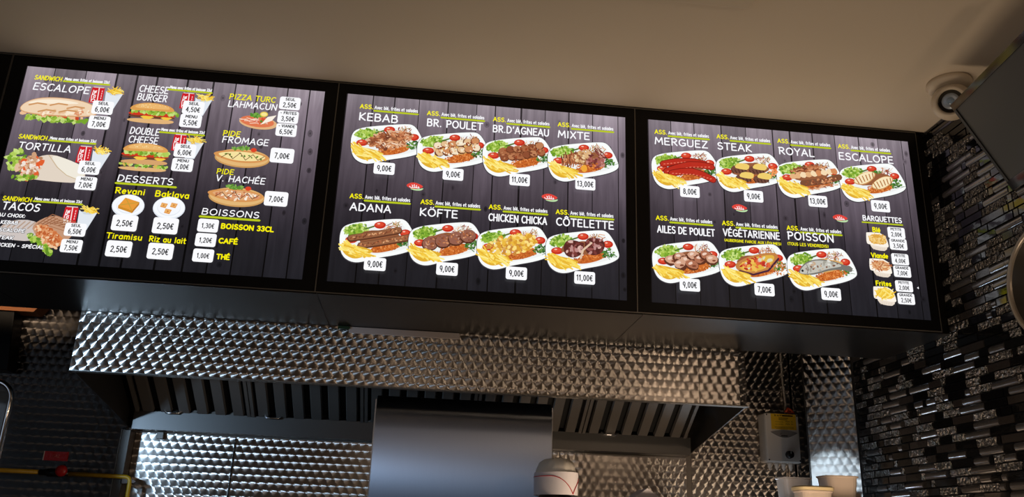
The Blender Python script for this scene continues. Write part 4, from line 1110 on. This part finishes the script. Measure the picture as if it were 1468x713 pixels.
M_shield = mat('shield_steel', (142, 147, 158), 0.35, 1.0, noise=0.05, nscale=20, stretch=(60, 1, 1), aniso=1.0)
_tv = M_shield.node_tree.nodes.new('ShaderNodeCombineXYZ'); _tv.inputs[0].default_value = 1.0       # brushed up and down: the gloss spreads sideways
M_shield.node_tree.links.new(_tv.outputs[0], M_shield.node_tree.nodes['Principled BSDF'].inputs['Tangent'])
so = b.build('bowed_sheet', M_shield, t)
so.modifiers.new('edge', 'EDGE_SPLIT')
for x in (-0.303, 0.3055): MB().box(x, x + .004, 0.505, 0.62, 0.98, 2.03).build('side_flange', M_steel, t)
MB().box(-0.28, 0.29, 0.52, 0.9, 0.92, 0.99).build('base', M_steel, t, bevel=.004)
MB().tube([(0, .78, .99), (0, .78, 1.8)], .012, 12).build('spit', M_chrome, t)
MB().box(-.12, .12, .72, .84, 1.8, 1.88).build('motor', M_dsteel, t, bevel=.005)
# low steel cabinet with a folded paper hat standing on it
t = thing('holding_cabinet', 'upright steel holding cabinet on the counter right of the grill', 'cabinet', (0.72, 0.8, 0.92))
MB().box(.54, .90, .66, .94, .9205, 1.735).build('body', M_steel, t, bevel=.006)
dr = MB().box(.56, .88, .645, .659, .95, 1.70).build('door', M_steel, t, bevel=.003)
MB().tube([(.86, .645, 1.2), (.86, .62, 1.22), (.86, .62, 1.4), (.86, .645, 1.42)], .007, 10).build('handle', M_chrome, dr)
b = MB()
pk = [(-.078, 1.7355), (0, 1.788), (.085, 1.7355)]
for y, s in ((.72, 1), (.86, -1)): pass
for (xa, za), (xb, zb_) in ((pk[0], pk[1]), (pk[1], pk[2])):
    b.hexa([(.705 + x, y, z + e) for e in (0, .0015) for y in (.74, .88) for x, z in ((xa, za), (xb, zb_))])
b.prism([(.705 + p[0] * .98, p[1] - .0005) for p in pk], .742, .7435, 'y')
tag(b.build('folded_paper', M_paper), 'folded white paper peak at the lower edge, right of the paper hat', 'paper')

# ---------------------------------------------------------------- tubs on the right
t = thing('wall_shelf', 'narrow steel shelf on the tiled wall under the milky tubs', 'shelf', (1.25, .33, 1.66))
MB().box(1.02, WALL_R - .009, .18, .60, 1.668, 1.678).build('board', M_steel, t, bevel=.002)
for y in (.22, .54): MB().prism([(1.10, 1.668), (WALL_R - .009, 1.668), (WALL_R - .009, 1.55)], y, y + .006, 'y').build('bracket', M_steel, t)
def tub(name, x, y, rt, rb, h, label, fill=None, lid=False):
    t = thing(name, label, 'tub', (x, y, 1.678), 'milky plastic tubs on the shelf')
    q = [(0, .001), (rb, .001), (rt, h), (rt + .004, h), (rt + .004, h - .004), (rt - .002, h - .006), (rb - .002, .004), (0, .004)]
    sq = MB()
    n = 28; vs = []
    def sup(k): a = 2 * math.pi * k / n; c, s = math.cos(a), math.sin(a); p = .55; return (math.copysign(abs(c) ** p, c), math.copysign(abs(s) ** p, s))
    for r, z in q: vs += [(x + r * sup(k)[0], y + r * sup(k)[1] * .9, 1.678 + z) for k in range(n)]
    fs = [(i * n + k, i * n + (k + 1) % n, (i + 1) * n + (k + 1) % n, (i + 1) * n + k) for i in range(len(q) - 1) for k in range(n)]
    sq.add(vs, fs, 0, True); o = sq.build('bowl', M_tub, t)
    o.modifiers.new('edge', 'EDGE_SPLIT').split_angle = .7
    if fill:
        MB().lathe([(0, .006), (rb - .006, .006), (rb + (rt - rb) * fill - .006, h * fill), (rb * .5, h * fill + .008), (0, h * fill + .01)], (x, y, 1.678), n=24, sy=.9).build('contents', M_sauce, t)
    if lid:
        lb = MB(); vs = []
        ql = [(0, h + .001), (rt + .006, h + .001), (rt + .007, h + .010), (rt + .002, h + .014), (0, h + .014)]
        for r, z in ql: vs += [(x + r * sup(k)[0], y + r * sup(k)[1] * .9, 1.678 + z) for k in range(n)]
        lb.add(vs, [(i * n + k, i * n + (k + 1) % n, (i + 1) * n + (k + 1) % n, (i + 1) * n + k) for i in range(len(ql) - 1) for k in range(n)], 0, True)
        lb.build('lid', mat('cream_lid', (226, 206, 160), .45), t).modifiers.new('edge', 'EDGE_SPLIT').split_angle = .6
    return t
tub('plastic_tub', 1.150, .475, .052, .042, .150, 'milky plastic tub at the back left, behind the lidded tub')
tub('plastic_tub', 1.236, .33, .056, .040, .150, 'tall milky plastic tub with orange contents, on the right', .42)
tub('plastic_tub', 1.105, .24, .052, .044, .094, 'low cream-lidded plastic tub in front on the left', None, True)
t = thing('sauce_pack', 'orange-red food pack at the right end of the shelf', 'food pack', (1.36, .46, 1.678))
MB().lathe([(0, 0), (.045, 0), (.05, .03), (.044, .075), (.03, .092), (0, .094)], (1.36, .46, 1.6785), n=24).build('pack', mat('red_film', (190, 60, 34), .3, noise=.5, nscale=40), t)
MB().lathe([(.02, .094), (.018, .106), (0, .107)], (1.36, .46, 1.6785), n=16).build('cap', M_cream, t)

# ---------------------------------------------------------------- ceiling: security camera, cassette unit, spots
t = thing('security_camera', 'cream dome security camera on the ceiling in the right corner', 'security camera', (1.385, -0.30, CEIL))
c = Vector((1.378, -0.315, 2.888)); look = (Vector((-.35, -2.4, 1.75)) - c).normalized()
MB().lathe([(.062, 0), (.064, -.012), (.058, -.022), (.052, -.026), (.0, -.026)], (c.x, c.y, CEIL - .0005), n=40).build('base_ring', M_cream, t)
MB().lathe([(.0565 * math.sin(a), .0565 * math.cos(a)) for a in [math.pi * i / 20 for i in range(4, 16)]], c, -look, 40).build('ball', M_cream, t)
MB().lathe([(.040, 0), (.0455, .004), (.0455, .010), (.038, .013), (.034, .006), (.034, 0)], c + look * .039, look, 40).build('front_ring', M_cream, t)
MB().lathe([(.034, 0), (.034, .003), (0, .0032)], c + look * .039, look, 36).build('dark_window', M_glass, t)
MB().lathe([(.020, 0), (.024, .003), (.024, .006), (.017, .008)], c + look * .041, look, 32).build('lens_ring', mat('lens_ring_grey', (150, 160, 170), .3, .3), t)
MB().lathe([(.012, 0), (.012, .007), (.009, .010), (0, .0115)], c + look * .041, look, 24).build('lens', mat('lens_glass', (120, 140, 160), .1, coat=1), t)

t = thing('air_conditioner', 'white ceiling cassette air conditioner cut off at the top edge', 'air conditioner', (.345, -.89, CEIL))
b = MB()
for x0, x1, y0, y1 in ((.045, .645, -.65, -.59), (.045, .645, -1.19, -1.13), (.045, .105, -1.13, -.65), (.585, .645, -1.13, -.65)): b.box(x0, x1, y0, y1, CEIL - .016, CEIL - .0005)
b.build('frame', M_cream, t, bevel=.008, seg=3)
MB().box(.118, .572, -1.117, -.663, CEIL - .020, CEIL - .001).build('grille', M_cream, t, bevel=.003)
MB().box(.106, .584, -1.129, -.651, CEIL - .004, CEIL - .0005).build('slot', M_dark, t)

def downlight(x, y, color, power, lab):
    t = thing('downlight', lab, 'ceiling light', (x, y, CEIL), 'ceiling spots over the customers')
    MB().lathe([(.032, -.004), (.045, -.006), (.048, 0), (.044, -.0005)], (x, y, CEIL - .0005), n=32).build('ring', M_chrome, t)
    m = mat('lit_lens', (20, 20, 20), .5, emis=(255, 222, 180), estr=8)
    MB().lathe([(.032, -.003), (0, -.0035)], (x, y, CEIL - .0005), n=24).build('lit_lens', m, t)
    l = lamp('downlight_lamp', 'SPOT', (x, y, CEIL - .012), (x, y, 0), power, color, radius=.03, cone=120, blend=.8)
    return t
for x, y, w in ((-1.5, -1.9, 30), (.8, -2.1, 30), (-1.6, -3.6, 50), (-.2, -4.2, 50), (.9, -3.6, 50)):
    downlight(x, y, (1.0, .76, .54), w, 'round ceiling spot ' + ('nearer' if y > -3 else 'farther') + (' left' if x < -1 else ' right' if x > .5 else ' middle'))

t = thing('added_wall_lamp', 'small warm wall lamp added out of view on the right wall to light the hood front', 'lamp', (WALL_R, -1.95, 2.36))  # fitting made up to carry the added warm light
MB().box(WALL_R - .02, WALL_R - .0005, -2.0, -1.9, 2.22, 2.36).build('back_plate', M_dsteel, t, bevel=.004)
MB().tube([(WALL_R - .02, -1.95, 2.27), (1.36, -1.95, 2.26), (1.36, -1.95, 2.30)], .008, 10).build('arm', M_dsteel, t)
MB().lathe([(.03, 0), (.032, .012), (0, .014)], (1.36, -1.95, 2.296), n=24).build('socket', M_dsteel, t)
t = thing('added_pendant', 'small warm pendant lamp added out of view to light the hood front', 'lamp', (-.35, -3.3, CEIL))  # cord and cap made up for the second added warm light
MB().tube([(-.35, -3.3, CEIL - .001), (-.35, -3.3, 2.40)], .004, 8).build('cord', M_blackp, t)
MB().lathe([(.02, .16), (.05, .14), (.055, .13), (.02, .15)], (-.35, -3.3, 2.25), n=24).build('cap', M_blackp, t)

# ---------------------------------------------------------------- television and round clock on the right wall
A = Vector((1.44, -0.427, 2.557)); dv = Vector((-0.126, -0.992, 0)).normalized(); hv = Vector((-0.136, 0.017, 0.261))
hh = hv.length; hv = hv.normalized(); nv = dv.cross(hv).normalized()
if nv.x > 0: nv = -nv
TL = .56
tv = thing('television', 'wall television tilted down on the right wall under the ceiling', 'television', A + dv * .28)
def tvp(s, h, n): p = A + dv * s + hv * h + nv * n; return (p.x, p.y, p.z)
def tvbox(s0, s1, h0, h1, n0, n1): return [tvp(s, h, n) for n in (n0, n1) for h in (h0, h1) for s in (s0, s1)]
M_bezel = mat('glossy_bezel', (58, 58, 56), .1, .7)
MB().hexa(tvbox(.006, TL - .006, .004, hh - .004, -.034, -.004)).build('back_case', M_blackp, tv)
for h0, h1 in ((0, .028), (hh - .02, hh)): MB().hexa(tvbox(0, TL, h0, h1, -.012, .003)).build('bezel_strip', M_bezel, tv)
for s0, s1 in ((0, .010), (TL - .010, TL)): MB().hexa(tvbox(s0, s1, .028, hh - .02, -.012, .003)).build('side_bezel', M_blackp, tv)
MB().hexa(tvbox(.010, TL - .010, .028, hh - .02, -.004, 0)).build('screen', M_tvglass, tv)
b = MB(); q = A + dv * .28 + hv * (hh * .5) - nv * .034
b.tube([q, (WALL_R - .012, q.y, q.z + .02)], .018, 12); b.box(WALL_R - .012, WALL_R - .008, q.y - .06, q.y + .06, q.z - .06, q.z + .08); b.build('wall_bracket', M_blackp, tv)
t = thing('wall_clock', 'round glass-fronted wall clock with beige rim at the right edge', 'clock', (WALL_R - .02, -.47, 2.29))
cc = (WALL_R - .0085, -.47, 2.29)
MB().lathe([(.150, 0), (.163, .004), (.168, .016), (.163, .026), (.154, .028), (.151, .020), (.151, .016)], cc, (-1, 0, 0), 72).build('rim', mat('beige_rim', (150, 140, 126), .3, .4), t)
MB().lathe([(0, .016), (.152, .016), (.152, .018), (0, .018)], cc, (-1, 0, 0), 64).build('glass', M_mirror, t)

# ---------------------------------------------------------------- the person in the paper hat (only the hat reaches into the frame)
PX, PY = 0.285, 0.26
pr = thing('person', 'person standing before the grill in a white paper hat with red lines, black hair', 'person', (PX, PY, 0))
def skin_mesh(name, verts, edges, radii, m, parent, root=0, sub=2):
    me = bpy.data.meshes.new(name); me.from_pydata([(PX + a, PY + c, e) for a, c, e in verts], edges, [])
    o = bpy.data.objects.new(name, me); COL.objects.link(o)
    o.parent = parent; o.matrix_parent_inverse = Matrix.Translation(-parent.location)
    s = o.modifiers.new('skin', 'SKIN'); s.use_smooth_shade = True
    for i, r in enumerate(radii):
        d = me.skin_vertices[0].data[i]; d.radius = r if isinstance(r, tuple) else (r, r); d.use_root = (i == root)
    u = o.modifiers.new('smooth', 'SUBSURF'); u.levels = 1; u.render_levels = sub
    me.materials.append(m); return o
V, E, Rr = [], [], []
def j(p, r, par=None):
    V.append(p); Rr.append(r)
    if par is not None: E.append((par, len(V) - 1))
    return len(V) - 1
pel = j((0, 0, .93), (.13, .095)); wai = j((0, 0, 1.08), (.12, .085), pel); che = j((0, 0, 1.28), (.145, .10), wai); shd = j((0, .01, 1.41), (.11, .075), che)
nek = j((0, .02, 1.475), (.044, .046), shd); nk2 = j((0, .012, 1.525), (.042, .044), nek); jaw = j((0, -.022, 1.572), (.054, .066), nk2); mid = j((0, -.004, 1.635), (.066, .090), jaw); top = j((0, .008, 1.705), (.060, .080), mid)
nose = j((0, -.098, 1.612), (.009, .008), mid)
for s in (-1, 1):
    ear = j((s * .068, .012, 1.632), (.007, .016), mid)
    sh = j((s * .165, .01, 1.40), .056, shd); el = j((s * .215, .0, 1.12), .042, sh); wr = j((s * .20, -.13, .93), .028, el); pm = j((s * .195, -.17, .88), (.036, .018), wr)
    for q in range(4):
        k1 = j((s * (.175 + q * .014), -.20 - .002 * q, .845), .0085, pm); k2 = j((s * (.174 + q * .014), -.21, .815 + .004 * abs(q - 1)), .008, k1); j((s * (.174 + q * .014), -.198, .792 + .006 * abs(q - 1)), .007, k2)
    th = j((s * .163, -.165, .87), .010, pm); j((s * .150, -.19, .85), .009, th)
    hp = j((s * .09, 0, .86), .082, pel); kn = j((s * .10, -.01, .48), .058, hp); an = j((s * .105, .02, .09), .038, kn); j((s * .11, -.12, .04), (.040, .030), an)
body = skin_mesh('body', V, E, Rr, M_skin, pr)
# clothes
V, E, Rr = [], [], []
a = j((0, 0, .90), (.142, .108)); c = j((0, 0, 1.08), (.134, .10), a); e = j((0, 0, 1.28), (.158, .114), c); g = j((0, .01, 1.405), (.118, .088), e)
for s in (-1, 1): q = j((s * .168, .01, 1.395), .066, g); j((s * .20, .005, 1.22), .058, q)
skin_mesh('shirt', V, E, Rr, M_cloth, pr)
V, E, Rr = [], [], []
a = j((0, 0, .95), (.138, .104))
for s in (-1, 1): q = j((s * .092, 0, .85), .094, a); w = j((s * .10, -.01, .48), .072, q); j((s * .105, .02, .10), .056, w)
skin_mesh('trousers', V, E, Rr, mat('dark_trousers', (26, 28, 36), .9), pr)
for s in (-1, 1):
    MB().lathe([(.0, 0), (.048, 0), (.05, .03), (.04, .07), (.02, .09), (0, .092)], (PX + s * .11, PY - .05, .0005), n=20, sx=1, sy=2.1 if False else 1.0).build('shoe', M_blackp, pr).scale = (1, 1, 1)
    ey = MB(); ey.lathe([(.0105 * math.sin(t), .0105 * math.cos(t)) for t in [math.pi * i / 10 for i in range(11)]], (PX + s * .027, PY - .072, 1.648), (0, -1, 0), 16); e_ = ey.build('eye', mat('eye_white', (230, 226, 220), .2), pr)
    MB().lathe([(.005, 0), (.004, .0012), (0, .0016)], (PX + s * .027, PY - .0822, 1.648), (0, -1, 0), 14).build('pupil', M_blackp, e_)
    MB().tube([(PX + s * .014, PY - .089, 1.667), (PX + s * .030, PY - .087, 1.672), (PX + s * .044, PY - .078, 1.667)], .0028, 6).build('eyebrow', M_hair, pr)
MB().tube([(PX - .022, PY - .080, 1.576), (PX - .008, PY - .086, 1.578), (PX + .008, PY - .086, 1.578), (PX + .022, PY - .080, 1.576)], [.002, .005, .005, .002], 8).build('mouth', mat('lips', (150, 84, 78), .5), pr)
hb = MB(); n = 28
prof = [(.0, 1.745), (.045, 1.738), (.076, 1.715), (.086, 1.68), (.084, 1.64), (.078, 1.60)]
vs = []
for r, z in prof: vs += [(PX + r * .80 * math.cos(k * 2 * math.pi / n), PY + .012 + r * 1.04 * math.sin(k * 2 * math.pi / n) * (1 if math.sin(k * 2 * math.pi / n) > 0 else (.98 if z > 1.66 else .4)), z) for k in range(n)]
hb.add(vs, [(i * n + k, i * n + (k + 1) % n, (i + 1) * n + (k + 1) % n, (i + 1) * n + k) for i in range(len(prof) - 1) for k in range(n)], 0, True)
hb.build('hair', M_hair, pr)
# paper hat: tall white band meeting in a point at the front, crinkled tissue crown
hat = MB(); n = 40
def oval(k, r, ph=math.radians(28)):
    t = 2 * math.pi * k / n; x, y = 0.056 * r * math.cos(t), .087 * r * math.sin(t)
    return x * math.cos(ph) - y * math.sin(ph), x * math.sin(ph) + y * math.cos(ph)
vs = []
for z, r in ((1.727, .985), (1.794, 1.0), (1.794, .985), (1.727, .97)):
    vs += [(PX + oval(k, r)[0], PY + .01 + oval(k, r)[1], z) for k in range(n)]
hat.add(vs, [(i * n + k, i * n + (k + 1) % n, ((i + 1) % 4) * n + (k + 1) % n, ((i + 1) % 4) * n + k) for i in range(4) for k in range(n)], 0, True)
ho = hat.build('paper_hat', M_paper, pr); ho.modifiers.new('edge', 'EDGE_SPLIT')
rg = random.Random(3); vs = []
cp = [(.96, 1.790), (.90, 1.806), (.80, 1.822), (.58, 1.834), (.28, 1.837), (0, 1.837)]
for r, z in cp: vs += [(PX + oval(k, r * rg.uniform(.94, 1.0))[0], PY + .01 + oval(k, r)[1], z + rg.uniform(-.006, .005) * (z > 1.80)) for k in range(n)]
cr = MB(); cr.add(vs, [(i * n + k, i * n + (k + 1) % n, (i + 1) * n + (k + 1) % n, (i + 1) * n + k) for i in range(len(cp) - 1) for k in range(n)], 0, True)
cr.build('tissue_crown', M_tissue, ho)
# red lines swing down from the top of the band to the point at the front
front = (3 * math.pi / 2) * n / (2 * math.pi)
for sg in (-1, 1):
    pts = []
    for i in range(19):
        f_ = i / 18; k = front + sg * (f_ ** 1.1) * n * .36
        zz = 1.729 + .053 * min(1, 1 - (1 - min(1, f_ * 1.9)) ** 2)
        a, c = oval(k, 1.008); pts.append((PX + a, PY + .01 + c, zz))
    MB().tube(pts, .0011, 6).build('red_line', M_redline, ho)
